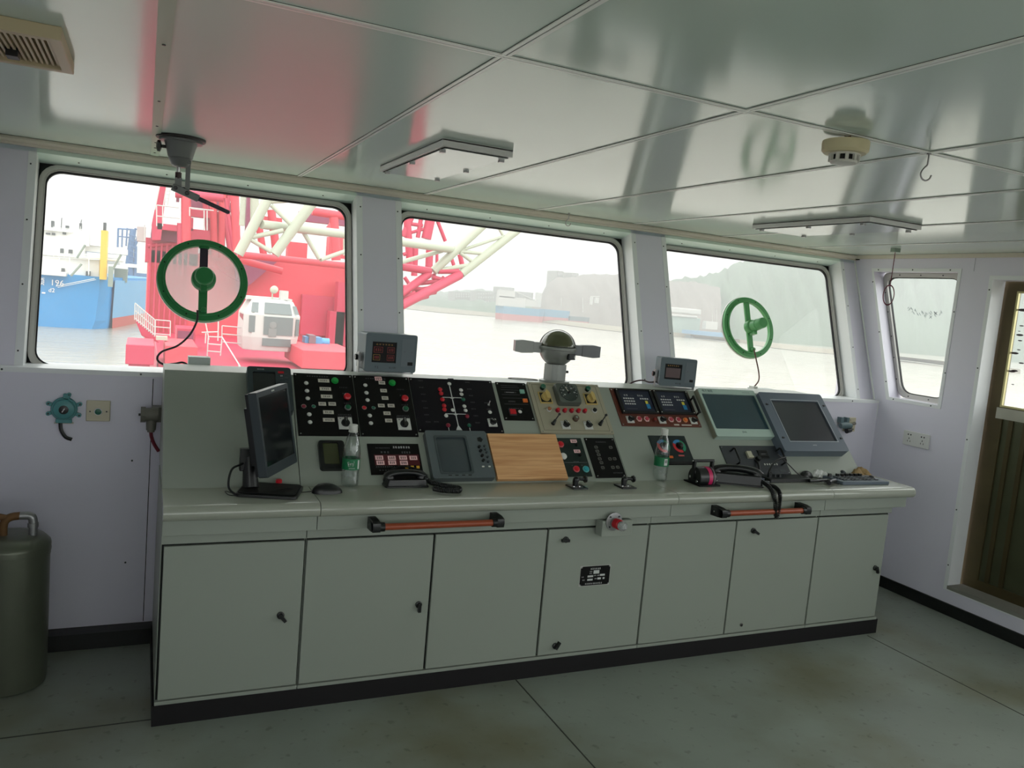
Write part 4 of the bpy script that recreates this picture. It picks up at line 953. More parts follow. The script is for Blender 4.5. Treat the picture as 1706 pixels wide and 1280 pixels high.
# handrails on the apron
M_HR = mat('copper brown rail', (148, 70, 44), .35, .1)
for k, (x0, x1, zb) in enumerate(((.765, 1.275, .703), (2.315, 2.830, .703))):
    R_ = thing('grab_rail', ['copper brown grab rail on black brackets, left one below the worktop', 'copper brown grab rail on black brackets, right one below the worktop'][k], 'handrail', T((x0+x1)/2, 2.78, zb)); h = (x1-x0)/2
    MB(M_HR).cyl((-h+.03, -.065, 0), (h-.03, -.065, 0), .0125, n=20).build('rail', R_)
    for sg in (-1, 1):
        def brk():
            g = MB(M_BLK).rings([[(0, y, z) for y, z in ((0, -.022), (0, .022), (-.05, .022), (-.078, .016), (-.082, 0), (-.078, -.016), (-.05, -.020))], [(.028, y, z) for y, z in ((0, -.022), (0, .022), (-.05, .022), (-.078, .016), (-.082, 0), (-.078, -.016), (-.05, -.020))]])
            g.cyl((.0, -.065, 0), (.045, -.065, 0), .0165, n=20); g.m(M_CHR).lathe([(.004, 0), (.004, .002)], 8, T(0, -.025, 0) @ RY(-90)); return g
        if sg < 0: inst('brk', brk, 'bracket', R_, T(-h, 0, 0))
        else: inst('brk', None, 'bracket', R_, T(h, 0, 0) @ RZ(0) @ Matrix.Diagonal((-1, 1, 1, 1)))
# flanged lamp under the worktop edge
R_ = thing('signal_lamp', 'red collared faceted clear lamp on a square flange under the worktop edge', 'lamp', T(1.80, 2.78, .672))
MB(M_CON).box(-.052, .095, -.022, .03, -.062, .005).build('mounting_box', R_, bevel=.002)
MB(M_STL).lathe([(.038, 0), (.038, .005), (.034, .006)], 28, T(0, -.022, .003) @ RX(90)).build('flange', R_)
ax = Vector((.012, -.13, .0)); MLM = T(0, -.027, .0) @ ax.to_track_quat('Z', 'Y').to_matrix().to_4x4()
MB(M_STL).lathe([(.019, 0), (.019, .014)], 24, MLM).build('neck', R_); MB(M_RED).lathe([(.0215, .012), (.0215, .040), (.019, .042)], 24, MLM).build('collar', R_)
M_FAC = mat('faceted clear lens', (206, 210, 208), .15, trans=.35, bump=1.0, bscale=140)
MB(M_FAC).sphere((0, 0, .056), .021, MLM, 1.0, 14, 8).build('lens', R_, sharp=5)
for a in (45, 135, 225, 315): inst('flb', lambda: MB(M_DGR).lathe([(.004, 0), (.004, .004)], 6), 'bolt', R_, T(.030*math.cos(math.radians(a)), -.0275, .003+.030*math.sin(math.radians(a))) @ RX(90))
# ================================================================ THINGS ON TOP OF THE CONSOLE AND BY THE WINDOWS
ZC = 1.1675
M_INS = mat('blue grey instrument case', (84, 98, 104), .45)
def instrument(x, y, z, rz, W_, H_, D_, label, lit, tilt=0):
    R_ = thing('depth_sounder', label, 'instrument', T(x, y, z) @ RZ(rz), 'small instruments with red figures on the console top')
    F = fr((0, -D_/2, H_/2+.012), (1, 0, 0), (0, 0, 1))
    M = F @ RX(0)
    O = rr(-W_/2, W_/2, -H_/2, H_/2, .010)
    MB(M_INS).plate(O, [rect(-W_*.37, W_*.10, -H_*.26, H_*.28)], -.018, 0).build('front_bezel', R_, M, smooth=False, bevel=.002)
    MB(M_INS).rings([[(p[0]*.97, p[1]*.96, z_) for p in O] for z_ in (-D_, -.012)]).build('case', R_, M)
    g = MB(M_BLKM).box(-W_*.38, W_*.11, -H_*.27, H_*.29, -.012, -.006)
    cr = mat('dull red figures', (150, 44, 40), .5); cy = mat('dull amber print', (170, 130, 60), .6)
    if lit:
        for cx, cy_, w_, h_ in ((-.245, .07, .17, .15), (.0, .07, .14, .15), (-.27, -.13, .13, .15), (-.0, -.13, .14, .15)):
            g.m(cr if cx > -.26 else cy); a, b, c_, d_ = W_*(cx-w_/2), W_*(cx+w_/2), H_*(cy_-h_/2), H_*(cy_+h_/2)
            g.plate(rect(a, b, c_, d_), [rect(a+.0015, b-.0015, c_+.0015, d_-.0015)], -.006, -.0055); g.m(cr).marks((a+b)/2, (c_+d_)/2, (b-a)*.7, (d_-c_)*.5, 3, T(0, 0, -.006), int(abs(cx)*100))
        g.m(cy).marks(-W_*.13, H_*.21, W_*.34, .006, 6, T(0, 0, -.006), 3)
    else:
        g.m(mat('unlit brown window', (62, 26, 22), .3)).box(-W_*.33, W_*.07, -H_*.20, H_*.14, -.006, -.0055); g.m(cy).marks(-W_*.14, H_*.22, W_*.32, .006, 6, T(0, 0, -.006), 3)
    g.build('display', R_, M, smooth=False)
    g = MB(mat('side key plate', (96, 106, 112), .5)).box(W_*.20, W_*.45, -H_*.34, H_*.38, 0, .001); g.m(M_BLKM).box(W_*.33, W_*.43, -H_*.31, -H_*.22, .001, .002)
    g.m(M_GRYT).lathe([(.003, .001), (.003, .002)], 8, T(W_*.26, H_*.05)).lathe([(.003, .001), (.003, .002)], 8, T(W_*.40, H_*.04)); g.build('key_plate', R_, M, smooth=False)
    if lit: g = MB(mat('dark print 2', (30, 34, 36), .7)).text('T.S', .014, M.copy() @ T(-W_*.27, -H_*.39), .0003); g.text('V-1W', .013, M @ T(W_*.04, -H_*.39), .0003)
    else: g = MB(mat('dark print 2', (30, 34, 36), .7)).marks(W_*.03, -H_*.39, .03, .007, 4, M, 5)
    g.build('printed_name', R_, smooth=False)
    MB(M_STL).box(-W_/2-.014, -W_/2-.002, -.020, .020, .05, .085).box(-W_/2-.010, -W_/2-.006, -.012, .012, 0, .09).box(-W_/2-.010, W_/2+.010, -.012, .012, 0, .004).box(W_/2+.006, W_/2+.010, -.012, .012, 0, .09).build('bracket', R_)
    MB(M_BLK).lathe([(.013, 0), (.013, .012)], 8, T(-W_/2-.012, .0, .066) @ RY(-90)).build('clamp_knob', R_)
    return R_
instrument(.975, 3.43, ZC+.012, 3, .232, .165, .13, 'blue grey instrument with four red figure windows, on the console left of the compass', True)
i2 = instrument(2.520, 3.43, ZC, -20, .190, .146, .11, 'blue grey instrument with a blank brown window, on the console right of the compass', False)
MB(mat('maroon cable', (60, 22, 34), .5)).tube(smoothpath([at(1046, 641, 3.55), at(1060, 635, 3.54), at(1072, 634, 3.52), at(1082, 637, 3.48), at(1094, 636, 3.47)]), .004, 6).build('cable', i2, (T(2.520, 3.43, ZC) @ RZ(-20)).inverted())
# bearing compass on its post
R_ = thing('bearing_compass', 'grey globe shaped compass repeater with two side wings on a round post', 'compass', T(1.830, 3.455, ZC) @ Matrix.Scale(1.19, 4))
M_CG = mat('grey cast metal', (142, 144, 140), .38, .3, noise=.06, nscale=30)
MB(M_CG).lathe([(.062, 0), (.062, .008), (.050, .010)], 24).build('base_flange', R_)
def postf():
    P_ = []
    for i in range(24):
        a = 2*math.pi*i/24; q = .045 if (i // 3) % 2 else .040; P_.append((q*math.cos(a), q*math.sin(a)))
    return MB(M_CG).prism(P_, .008, .075)
postf().build('post', R_)
MB(M_CG).sphere((0, 0, .140), .074, None, 1, 32, 14, -75, 2).lathe([(.078, .133), (.080, .136), (.080, .143), (.077, .147)], 36).build('bowl', R_)
HM = T(0, 0, .140) @ RZ(-28)
g = MB(M_CG).grid(lambda u, v: (.076*math.cos(math.pi*v)*math.sin(math.radians(4+86*u)), .076*abs(math.sin(math.pi*v))*math.sin(math.radians(4+86*u)), .076*math.cos(math.radians(4+86*u))), 14, 24); g.build('hood', R_, HM)
MB(mat('olive glass dome', (78, 80, 54), .12, noise=.2, nscale=20, coat=.5)).sphere((0, 0, .142), .0725, None, 1, 32, 12, 0, 90).build('dome', R_)
MB(M_GAP_SHADOW).lathe([(.074, .147), (.0745, .150)], 32).build('dome_seal', R_)
for sg in (-1, 1):
    g = MB(M_CG if sg < 0 else mat('grey dark metal', (110, 112, 114), .4, .3)).rings([[(sg*x, y, z) for y, z in ((-w_, -h_), (w_, -h_), (w_, h_), (-w_, h_))] for x, w_, h_ in ((.055, .016, .021), (.105, .016, .021))]); g.rings([[(sg*x, y, z) for y, z in ((-w_, -h_), (w_, -h_), (w_, h_), (-w_, h_))] for x, w_, h_ in ((.102, .018, .023), (.150, .024, .026), (.178, .022, .022))])
    g.build('wing', R_, T(0, 0, .138) @ RZ(-14), bevel=.001)
MB(M_BLK).box(-.022, .022, -.006, .006, -.012, .012).m(M_PRW).box(.012, .017, -.007, -.005, -.006, .004).build('reading_window', R_, T(.034, -.063, .112) @ RZ(28), bevel=.002)
MB(M_BLK).cyl((.045, 0, .045), (.060, 0, .045), .0055).build('lock_screw', R_)
# cable loop on the console top
o = MB(mat('dark loop', (30, 28, 28), .5)).tube([(.075*math.cos(a*math.pi/16), .032*math.sin(a*math.pi/16), .0025) for a in range(32)], .002, 6, close=True).build('cable_loop'); o.matrix_world = T(1.690, 3.515, ZC) @ RZ(-8); tag(o, 'thin dark wire loop lying on the console top left of the compass', 'wire')
o = MB(M_BLK).box(-.012, .012, -.006, .006, 0, .006).build('cable_clip'); o.matrix_world = T(1.265, 3.38, ZC); tag(o, 'tiny black clip on the console top above the mast diagram', 'clip')

# rotating clear view screens with green rims
M_GP1 = mat('green enamel backlit tone', (38, 122, 66), .35, noise=.06, nscale=20); M_GP2 = mat('green enamel lit tone', (86, 158, 96), .38, noise=.06, nscale=20)  # one green paint; backlit and lit tones are put into the colours
M_VEIL = glass_mat('view screen glass', (225, 220, 222), .22)
def viewscreen(x, s, m, label, motor_r, motor_l, dx, veil, cord, plug):
    R_ = thing('clear_view_screen', label, 'window wiper', FI @ T(x, s, -.080), 'round rotating clear view screens in the front windows')
    MB(m).ringrect(.158, .187, -.008, .014, n=72).ringrect(.154, .164, .0, .022, n=72).build('rim', R_, bevel=.002)
    MB(M_ALU).ringrect(.184, .190, -.014, -.004, n=72).build('outer_ring', R_)
    for k in range(8):
        a = math.radians(22.5+45*k); inst('rims', lambda: MB(M_GAP_SHADOW).lathe([(.0035, 0), (.0035, .001)], 8), 'screw', R_, T(.173*math.cos(a), .173*math.sin(a), .014))
    if veil: MB(M_VEIL).lathe([(.160, -.004), (.160, -.003)], 48).build('spinning_glass', R_)
    g = MB(m).box(-.018, .018, -.162, .04, .0, .014)
    if veil: g.m(mat('purple black slot', (44, 34, 52), .5)).box(-.017, .017, .055, .150, .002, .010); g.m(m).box(-.018, .018, .03, .06, 0, .012).box(-.022, .022, .146, .162, 0, .014)
    else: g.box(-.018, .018, .03, .162, 0, .014)
    g.build('spoke', R_, bevel=.002)
    g = MB(m).lathe([(motor_r*1.22, .0), (motor_r*1.22, .03), (motor_r*1.12, .036), (motor_r, .038), (motor_r, motor_l*.62), (motor_r*.93, motor_l*.63), (motor_r*.93, motor_l-.004), (motor_r*.85, motor_l)], 32); g.box(-.012, .012, -motor_r-.018, -motor_r+.01, .01, .05)
    g.build('motor', R_, T(dx, .0, .008))
    MB(m).lathe([(.012, 0), (.012, .022), (.008, .026)], 12).build('cable_gland', R_, T(.002, -.140, .012))
    MB(mat('dark cord', (34, 16, 24), .5) if veil else mat('brown cord', (96, 60, 50), .5)).tube(smoothpath(cord), .0045 if veil else .004, 8).build('cable', R_, (FI @ T(x, s, -.080)).inverted())
    return R_
viewscreen(.235, .432, M_GP1, 'green rimmed rotating clear view screen in the left front window, painted as backlit', .042, .075, .0, True,
           [at(329, 517, 3.70), at(328, 535, 3.69), at(316, 558, 3.67), at(296, 576, 3.66), at(270, 586, 3.64), at(262, 598, 3.63), at(272, 607, 3.63), at(292, 606, 3.63), at(304, 604, 3.63), at(314, 609, 3.63)], None)
viewscreen(3.305, .425, M_GP2, 'green rimmed rotating clear view screen in the right front window, painted as lit', .034, .125, .004, False,
           [at(1256, 582, 3.69), at(1260, 600, 3.69), at(1264, 620, 3.67), at(1264, 634, 3.64), at(1257, 644, 3.63), at(1254, 648, 3.63)], None)
for k, (x0, x1) in enumerate(((.178, .265), (3.215, 3.365))):
    o = MB(mat('light grey box', (176, 184, 180), .45)).box(x0, x1, 3.60, 3.665, 1.1275, 1.1275+.066 if k == 0 else 1.163).build('switch_box', bevel=.002)
    if k: MB(M_WHT).box(3.205, 3.232, 3.60, 3.64, 1.128, 1.175).build('small_cover', o)
    tag(o, ['light grey box on the ledge under the left green ring, where its cord ends', 'light grey box on the ledge under the right green ring, where its cord ends'][k], 'switch box')

# ================================================================ CEILING THINGS
M_FIX = mat('white lamp frame', (214, 214, 214), .3)
M_PANE = mat('frosted lamp pane', (188, 200, 198), .14, spec=.5)
for k, (x0, x1, y0, y1) in enumerate(((.825, 1.065, 2.44, 3.18), (2.735, 3.045, 2.50, 3.22))):
    R_ = thing('ceiling_light', ['flat white ceiling light with clipped pane above the first two front windows', 'flat white ceiling light with clipped pane near the right front window'][k], 'ceiling light', T((x0+x1)/2, (y0+y1)/2, HC), 'flat ceiling lights, both switched off')
    a, b = (x1-x0)/2, (y1-y0)/2
    MB(M_FIX).plate(rect(-a, a, -b, b), [rect(-a+.018, a-.018, -b+.02, b-.02)], -.024, 0).box(-a, a, -b, b, -.006, -.0005).build('frame', R_, smooth=False, bevel=.001)
    MB(M_PANE).box(-a+.012, a-.012, -b+.014, b-.014, -.0285, -.0245).m(M_GAP_SHADOW).plate(rect(-a+.010, a-.010, -b+.012, b-.012), [rect(-a+.012, a-.012, -b+.014, b-.014)], -.027, -.025).build('pane', R_, smooth=False)
    for x in (-a+.018, a-.018):
        for y in (-b+.05, 0.0, b-.05): inst('clip', lambda: MB(M_STL).box(-.008, .008, -.008, .008, -.012, 0), 'clip', R_, T(x, y, -.024))
# air vent
R_ = thing('ceiling_vent', 'cream slatted ceiling vent grille with a dark knob at the top left', 'vent', T(-.335, 2.15, HC))
M_CRM = mat('cream vent plastic', (198, 182, 150), .45)
MB(M_CRM).plate(rect(-.16, .16, -.165, .165), [rect(-.135, .135, -.14, .14)], -.028, 0).build('frame', R_, smooth=False, bevel=.002)
MB(M_GAP_SHADOW).box(-.14, .14, -.145, .145, -.006, -.001).build('backing_plate', R_, smooth=False)
for i in range(24): inst('slat', lambda: MB(M_CRM).box(-.0028, .0028, -.14, .14, -.020, -.006), 'slat', R_, T(-.130+i*.0113, 0, 0) @ RY(0))
MB(M_BLK).box(-.012, .012, -.02, .02, -.034, -.014).build('knob', R_, T(.045, .06, 0))
# smoke detector
R_ = thing('smoke_detector', 'yellowed round smoke detector hanging under the ceiling joint', 'smoke detector', T(1.585, 1.555, HC))
M_YW = mat('yellowed plastic', (206, 196, 160), .45)
MB(mat('rusty stub', (110, 70, 50), .6)).cyl((-.012, -.02, -.014), (-.012, -.02, 0), .004).cyl((.01, .01, -.012), (.01, .01, 0), .006).build('mounting_stub', R_)
MB(M_YW).lathe([(.056, -.012), (.057, -.020), (.056, -.036), (.050, -.042), (.040, -.043)], 36).build('base', R_)
g = MB(M_WHT).lathe([(.038, -.042), (.038, -.046), (.036, -.047)], 30).lathe([(.034, -.060), (.031, -.066), (.015, -.068)], 30).m(M_GAP_SHADOW).lathe([(.031, -.046), (.031, -.061)], 24)
g.m(M_WHT)
for k in range(10):
    a = 2*math.pi*k/10; g.box(-.004, .004, .030, .037, -.062, -.045, RZ(math.degrees(a)))
g.build('sensing_chamber', R_)
# hooks
def hook(x, y, s, label):
    P_ = [(0, 0, 0), (0, 0, -.028), (-.006, 0, -.036), (-.013, 0, -.046), (-.015, 0, -.056), (-.010, 0, -.066), (0, 0, -.070), (.010, 0, -.065), (.014, 0, -.055)]
    o = MB(M_STL).tube(smoothpath([(a*s, b, c*s) for a, b, c in P_], 4), .0022*s, 8).lathe([(.006*s, -.003), (.006*s, 0)], 12).build('ceiling_hook'); o.matrix_world = T(x, y, HC-.003) @ RZ(-20); tag(o, label, 'hook')
hook(1.853, 1.53, 1.0, 'steel hook screwed into the ceiling joint right of the smoke detector'); hook(2.008, 3.80, .95, 'thin steel hook in the ceiling edge above the middle window')
# searchlight control lever under the ceiling
R_ = thing('searchlight_control', 'grey conical searchlight control with a black star knob and slanting dark lever', 'control lever', T(.102, 3.255, HC))
M_CC = mat('grey cast cone', (120, 122, 122), .4, .2)
MB(mat('dark rubber flange', (50, 44, 44), .5)).lathe([(.083, -.010), (.085, -.008), (.085, 0)], 40).build('flange', R_)
MB(M_CC).lathe([(.074, -.018), (.074, -.0105), (.052, -.0105)], 32).lathe([(.057, -.018), (.050, -.040), (.042, -.072), (.041, -.074)], 32).lathe([(.041, -.075), (.030, -.100), (.020, -.106)], 32).build('cone', R_)
MB(M_BLK).cyl((-.048, 0, -.040), (-.075, 0, -.040), .006).lathe([(.010, 0), (.020, .004), (.020, .014), (.010, .018)], 6, T(-.064, 0, -.040) @ RY(-90)).build('star_knob', R_)
MB(M_CHR).cyl((-.004, 0, -.105), (-.004, 0, -.130), .007).m(mat('dark sleeve', (62, 40, 44), .4)).cyl((-.004, 0, -.125), (-.004, 0, -.148), .011).m(M_CC).box(-.015, .008, -.010, .010, -.185, -.145).build('shaft', R_)
MB(M_CC).box(.020, .036, -.004, .004, -.190, -.088).cyl((.002, -.02, -.086), (.036, -.02, -.086), .007).build('link_bar', R_)
ML = T(-.012, -.004, -.183) @ RY(19)
MB(M_CC).box(-.012, .085, -.010, .010, -.013, .013).m(M_BLK).lathe([(.007, 0), (.007, .004)], 10, T(.0, -.010, 0) @ RX(90)).lathe([(.008, 0), (.008, .004)], 10, T(.042, -.010, 0) @ RX(90)).build('crank', R_, ML, bevel=.002)
MB(mat('purple grey lever', (70, 62, 76), .4)).cyl((.08, 0, 0), (.195, 0, 0), .0085, .0075).sphere((.195, 0, 0), .0078).build('lever', R_, ML)
# pull ring on a rope
R_ = thing('pull_ring', 'maroon ring hanging on a cord from a small grey ceiling box by the side window', 'pull cord', T(3.86, 3.32, HC))
MB(mat('grey green box', (130, 146, 132), .5)).box(-.024, .024, -.014, .014, -.022, 0).build('ceiling_box', R_, bevel=.001)
MB(mat('maroon plastic', (104, 30, 54), .4)).tube([(0, 0, -.02), (-.001, 0, -.11), (-.003, 0, -.21)], .0025, 6).build('cord', R_)
MB(mat('maroon plastic', (104, 30, 54), .4)).torus(.056, .0042, T(-.006, 0, -.265) @ RZ(-25) @ RX(90) @ Matrix.Diagonal((.55, 1, 1, 1)), 40, 8).build('ring', R_)

# ================================================================ WALL THINGS
FWL = fr((0, YS, 0), (1, 0, 0), (0, 0, 1))
R_ = thing('alarm_bell', 'turquoise cast alarm bell with lugs and a black keyhole centre on the left wall', 'bell', FWL @ T(-.268, .970, 0))
M_TQ = mat('turquoise enamel', (74, 138, 140), .4, noise=.1, nscale=30)
MB(M_TQ).lathe([(.046, 0), (.047, .012), (.043, .020)], 30).lathe([(.040, .020), (.036, .032), (.020, .037)], 30).build('body', R_)
for a in (75, 20, -25, 160, 200): inst('lug', lambda: MB(M_TQ).box(.040, .058, -.007, .007, .002, .014).lathe([(.008, .0), (.008, .016)], 12, T(.058, 0)).m(M_SCREW).lathe([(.004, .016), (.003, .020)], 8, T(.058, 0)), 'lug', R_, RZ(a))
MB(M_TQ).box(-.012, .012, .030, .060, .0, .020).build('top_gland', R_, RZ(-8), bevel=.003)
MB(M_BLK).lathe([(.017, .036), (.017, .040), (.014, .041)], 20).m(M_CHR).box(-.002, .002, -.010, .008, .041, .044, RZ(-30)).build('key_switch', R_)
MB(M_TQ).box(-.028, .028, -.056, -.040, .002, .018).m(M_LBL).box(-.034, .034, -.060, -.054, 0, .010).build('bottom_box', R_, bevel=.002)
MB(M_BLK).tube(smoothpath([(-.012, -.055, .010), (-.008, -.085, .012), (.008, -.112, .013), (.030, -.122, .013)]), .007, 8).build('cable', R_)
R_ = thing('switch_plate', 'square cream switch plate with a round green button on the left wall', 'switch', FWL @ T(-.149, .9635, 0))
M_CRS = mat('cream switch plastic', (196, 188, 164), .4)
MB(M_CRS).prism(rr(-.043, .043, -.042, .042, .004), 0, .009).build('plate', R_, bevel=.003)
MB(M_CHR).lathe([(.0145, .008), (.0145, .012)], 24).m(M_DGRN).lathe([(.012, .012), (.012, .015), (.010, .016)], 24).build('push_button', R_, T(0, -.002))
for x in (-.029, .030): inst('sps', lambda: MB(M_SCREW).lathe([(.003, .009), (.003, .010)], 10), 'screw', R_, T(x, -.002))
R_ = thing('conduit_socket', 'grey cast socket with a screw cap beside the left end of the console', 'socket', T(.035, 3.50, .962))
M_GC = mat('grey olive casting', (112, 110, 100), .45, .2, noise=.15, nscale=30)
MB(M_GC).cyl((.035, 0, 0), (-.012, 0, 0), .030, .028, 20).build('body', R_); MB(M_GC).cyl((-.012, 0, 0), (-.030, 0, 0), .032, .032, 8).m(M_SCREW).cyl((-.030, 0, 0), (-.038, 0, 0), .005).build('screw_cap', R_)
MB(M_GC).cyl((.010, 0, -.02), (.010, 0, -.062), .020, .018, 16).cyl((.010, 0, -.06), (.010, 0, -.070), .014, n=12).box(0.01, .055, .0, .06, -.03, .03).build('lower_gland', R_)
MB(mat('dark red cable', (110, 24, 40), .45)).tube(smoothpath([(.010, 0, -.07), (.013, 0, -.09), (.024, 0, -.12), (.042, .002, -.15)]), .007, 8).build('cable', R_)
# pressure tank at the left edge
R_ = thing('pressure_tank', 'grey green cylindrical metal tank with rusty pipe fittings on its lid at the left edge', 'tank', T(-.405, 3.27, 0))
M_TK = mat('dull olive steel', (98, 102, 88), .38, .45, noise=.18, nscale=6, bump=.1, bscale=30)
MB(M_TK).lathe([(.125, .004), (.128, .02), (.128, .50)], 48).build('shell', R_)
MB(M_TK).lathe([(.130, .485), (.131, .52), (.129, .530), (.112, .548), (.07, .558)], 48).lathe([(.1315, .498), (.1315, .503)], 48).build('lid', R_)
M_RU = mat('rusty pipe', (112, 80, 48), .6, .3, noise=.35, nscale=20)
MB(M_RU).tube(smoothpath([(-.02, -.01, .55), (-.018, -.01, .600), (.0, -.01, .622), (.035, -.01, .628)]), .014, 12).tube(smoothpath([(-.10, -.01, .55), (-.09, -.01, .60), (-.05, -.01, .625), (-.01, -.01, .62)]), .012, 12).build('pipe', R_)
MB(M_STL).tube(smoothpath([(.03, -.01, .628), (.062, -.01, .625), (.072, -.01, .605), (.072, -.01, .55)]), .015, 12).lathe([(.018, .585), (.018, .60)], 12, T(.072, -.01)).build('elbow_fitting', R_)
MB(M_STL).lathe([(.005, .0), (.005, .012)], 8, T(.015, -.10, .535)).build('lid_bolt', R_)
# sockets on the right
M_SOC = mat('white socket plastic', (208, 208, 206), .35)
R_ = thing('double_socket', 'white double wall socket on the side wall under the narrow window', 'socket', FRW @ T(-3.262, .938, 0))
MB(M_SOC).prism(rr(-.088, .088, -.043, .043, .004), 0, .010).build('plate', R_, RZ(0), bevel=.002)
for x in (-.046, .044):
    inst('holes', lambda: MB(M_GAP_SHADOW).lathe([(.0045, 0), (.0045, .0006)], 10, T(-.008, .022)).lathe([(.0045, 0), (.0045, .0006)], 10, T(.010, .022)).box(-.002, .002, -.006, .004, 0, .0006).box(-.010, -.007, -.022, -.012, 0, .0006, RZ(0)).box(.008, .011, -.022, -.012, 0, .0006), 'contacts', R_, T(x, 0, .0102))
R_ = thing('wall_socket', 'cream wall socket with a grey plug behind the big radar monitor', 'socket', FWL @ T(3.95, .972, 0))
MB(M_CRS).prism(rr(-.046, .046, -.043, .043, .004), 0, .010).m(M_GAP_SHADOW).lathe([(.003, 0), (.003, .0105)], 8, T(0, .028)).lathe([(.003, 0), (.003, .0105)], 8, T(.012, -.034)).build('plate', R_, bevel=.001)
MB(mat('grey blue plug', (96, 116, 122), .4)).tube([(-.10, -.005, .03), (-.06, -.002, .035), (-.02, -.004, .035)], [.016, .022, .016], 12).m(M_BLK).tube([(-.055, -.035, .04), (-.02, -.030, .04)], [.016, .012], 12).m(M_GC).tube([(-.02, -.0, .03), (.018, .012, .03)], [.006, .010], 10).tube([(-.02, -.02, .03), (.010, -.025, .03)], .005, 8).build('plug', R_)
MB(mat('grey blue plug', (96, 116, 122), .4)).box(-.10, -.075, .012, .045, .0, .03).box(-.05, -.03, .012, .045, .0, .03).build('plug_lugs', R_)
# ================================================================ OUTSIDE
ZW = -8.0
def sgl(o, k='structure'):
    o['kind'] = k; return o
# river
m = bpy.data.materials.new('muddy river water'); m.use_nodes = True
n = m.node_tree.nodes; l = m.node_tree.links; p = n['Principled BSDF']
p.inputs['Base Color'].default_value = (*lin((150, 146, 134)), 1); p.inputs['Roughness'].default_value = .22
t = n.new('ShaderNodeTexCoord'); mp = n.new('ShaderNodeMapping'); mp.inputs['Scale'].default_value = (.35, 1.2, 1); ns = n.new('ShaderNodeTexNoise'); ns.inputs['Scale'].default_value = .8; ns.inputs['Detail'].default_value = 5
bu = n.new('ShaderNodeBump'); bu.inputs['Strength'].default_value = .5; bu.inputs['Distance'].default_value = .25
n2 = n.new('ShaderNodeTexNoise'); n2.inputs['Scale'].default_value = .03; mx = n.new('ShaderNodeMixRGB'); mx.inputs[1].default_value = (*lin((146, 140, 128)), 1); mx.inputs[2].default_value = (*lin((166, 162, 150)), 1)
l.new(t.outputs['Object'], mp.inputs[0]); l.new(mp.outputs[0], ns.inputs[0]); l.new(ns.outputs[0], bu.inputs['Height']); l.new(bu.outputs[0], p.inputs['Normal']); l.new(t.outputs['Object'], n2.inputs[0]); l.new(n2.outputs[0], mx.inputs[0]); l.new(mx.outputs[0], p.inputs['Base Color'])
o = MB(m).quad([(-1500, -600, ZW), (2500, -600, ZW), (2500, 2500, ZW), (-1500, 2500, ZW)]).build('river_water', smooth=False); o['kind'] = 'stuff'; tag(o, 'pale muddy river water outside the windows', 'water', kind='stuff')

M_PK = mat('crane red paint', (184, 44, 76), .5, noise=.10, nscale=.6); M_PK2 = mat('crane orange red paint', (200, 58, 74), .5, noise=.12, nscale=.8); M_PKD = mat('crane maroon and painted shade', (128, 52, 84), .6, noise=.12, nscale=1)  # the maroon also carries painted shade on plates and girders
M_CW = mat('crane white paint', (170, 175, 157), .45, noise=.05, nscale=1); M_CWW = mat('white paint outside', (186, 186, 182), .5, noise=.04)
M_WIN = mat('grey cab window', (96, 104, 104), .15, spec=.7); M_BLU = mat('light blue motor paint', (84, 150, 196), .45)
def fb(g, x0, x1, y0, y1, Y, d):
    """box whose face at depth Y covers image columns x0..x1 and rows y0..y1"""
    cx, cy = (x0+x1)/2, (y0+y1)/2
    a, b = at(x0, cy, Y).x, at(x1, cy, Y).x; z1, z0 = at(cx, y0, Y).z, at(cx, y1, Y).z
    return g.box(a, b, Y, Y+d, z0, z1)
def tb(g, p0, p1, r0, n=12):
    """tube between (px, py, Y) points; r0 in image pixels at the first point"""
    a, b = at(*p0), at(*p1); return g.cyl(a, b, r0*p0[2]/1230.0, r0*p1[2]/1230.0, n)
# ---- floating crane
base = Vector((at(400, 600, 30).x, 30, ZW))
CR = thing('floating_crane', 'big red floating crane with a white lattice boom, filling the left front window', 'crane', T(*base)); ci = T(*base).inverted()
def cb(g, name, **k): return g.build(name, CR, ci, **k)
g = MB(M_PK)       # pontoon hull and deck boxes
zd = at(400, 604, 24).z
a = at(262, 590, 24).x; b = at(628, 600, 26).x
g.box(a, b, 22.5, 62, ZW-.5, zd)
pl_ = [at(224, 531, 25.5), at(259, 560, 25.5), at(266, 572, 25.5), at(236, 560, 25.5)]; g.rings([pl_, [p+Vector((0, 1.0, 0)) for p in pl_]])
cb(g, 'pontoon', smooth=False, bevel=.03)
g = MB(M_PK); fb(g, 209, 257, 575, 608, 22.0, 2.2); g.box(at(214, 600, 22).x, at(250, 600, 22).x, 22.1, 24.1, ZW, at(230, 600, 22).z); cb(g, 'deck_locker', smooth=False, bevel=.02)
g = MB(M_PK2); fb(g, 275, 329, 577, 609, 22.0, 2.4); cb(g, 'deck_locker', smooth=False, bevel=.02)
g = MB(M_PK2); fb(g, 503, 600, 586, 616, 22.0, 3.0); cb(g, 'deck_locker', smooth=False, bevel=.02)
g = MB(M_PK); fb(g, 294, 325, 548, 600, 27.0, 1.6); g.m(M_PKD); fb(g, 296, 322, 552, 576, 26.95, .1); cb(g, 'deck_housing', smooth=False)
g = MB(M_PK2)      # machinery house
fb(g, 243, 620, 432, 616, 34, 14); cb(g, 'machinery_house', smooth=False, bevel=.05)
g = MB(M_PK)
for i in range(8): fb(g, 246+i*9, 249+i*9, 405, 600, 33.9, .2)
fb(g, 242, 330, 400, 440, 34, 6); g.m(M_PKD); fb(g, 252, 296, 384, 402, 33.8, 5)
cb(g, 'corrugated_wall', smooth=False)
g = MB(M_PK); fb(g, 502, 585, 494, 560, 33.7, .3); cb(g, 'wall_patch', smooth=False)
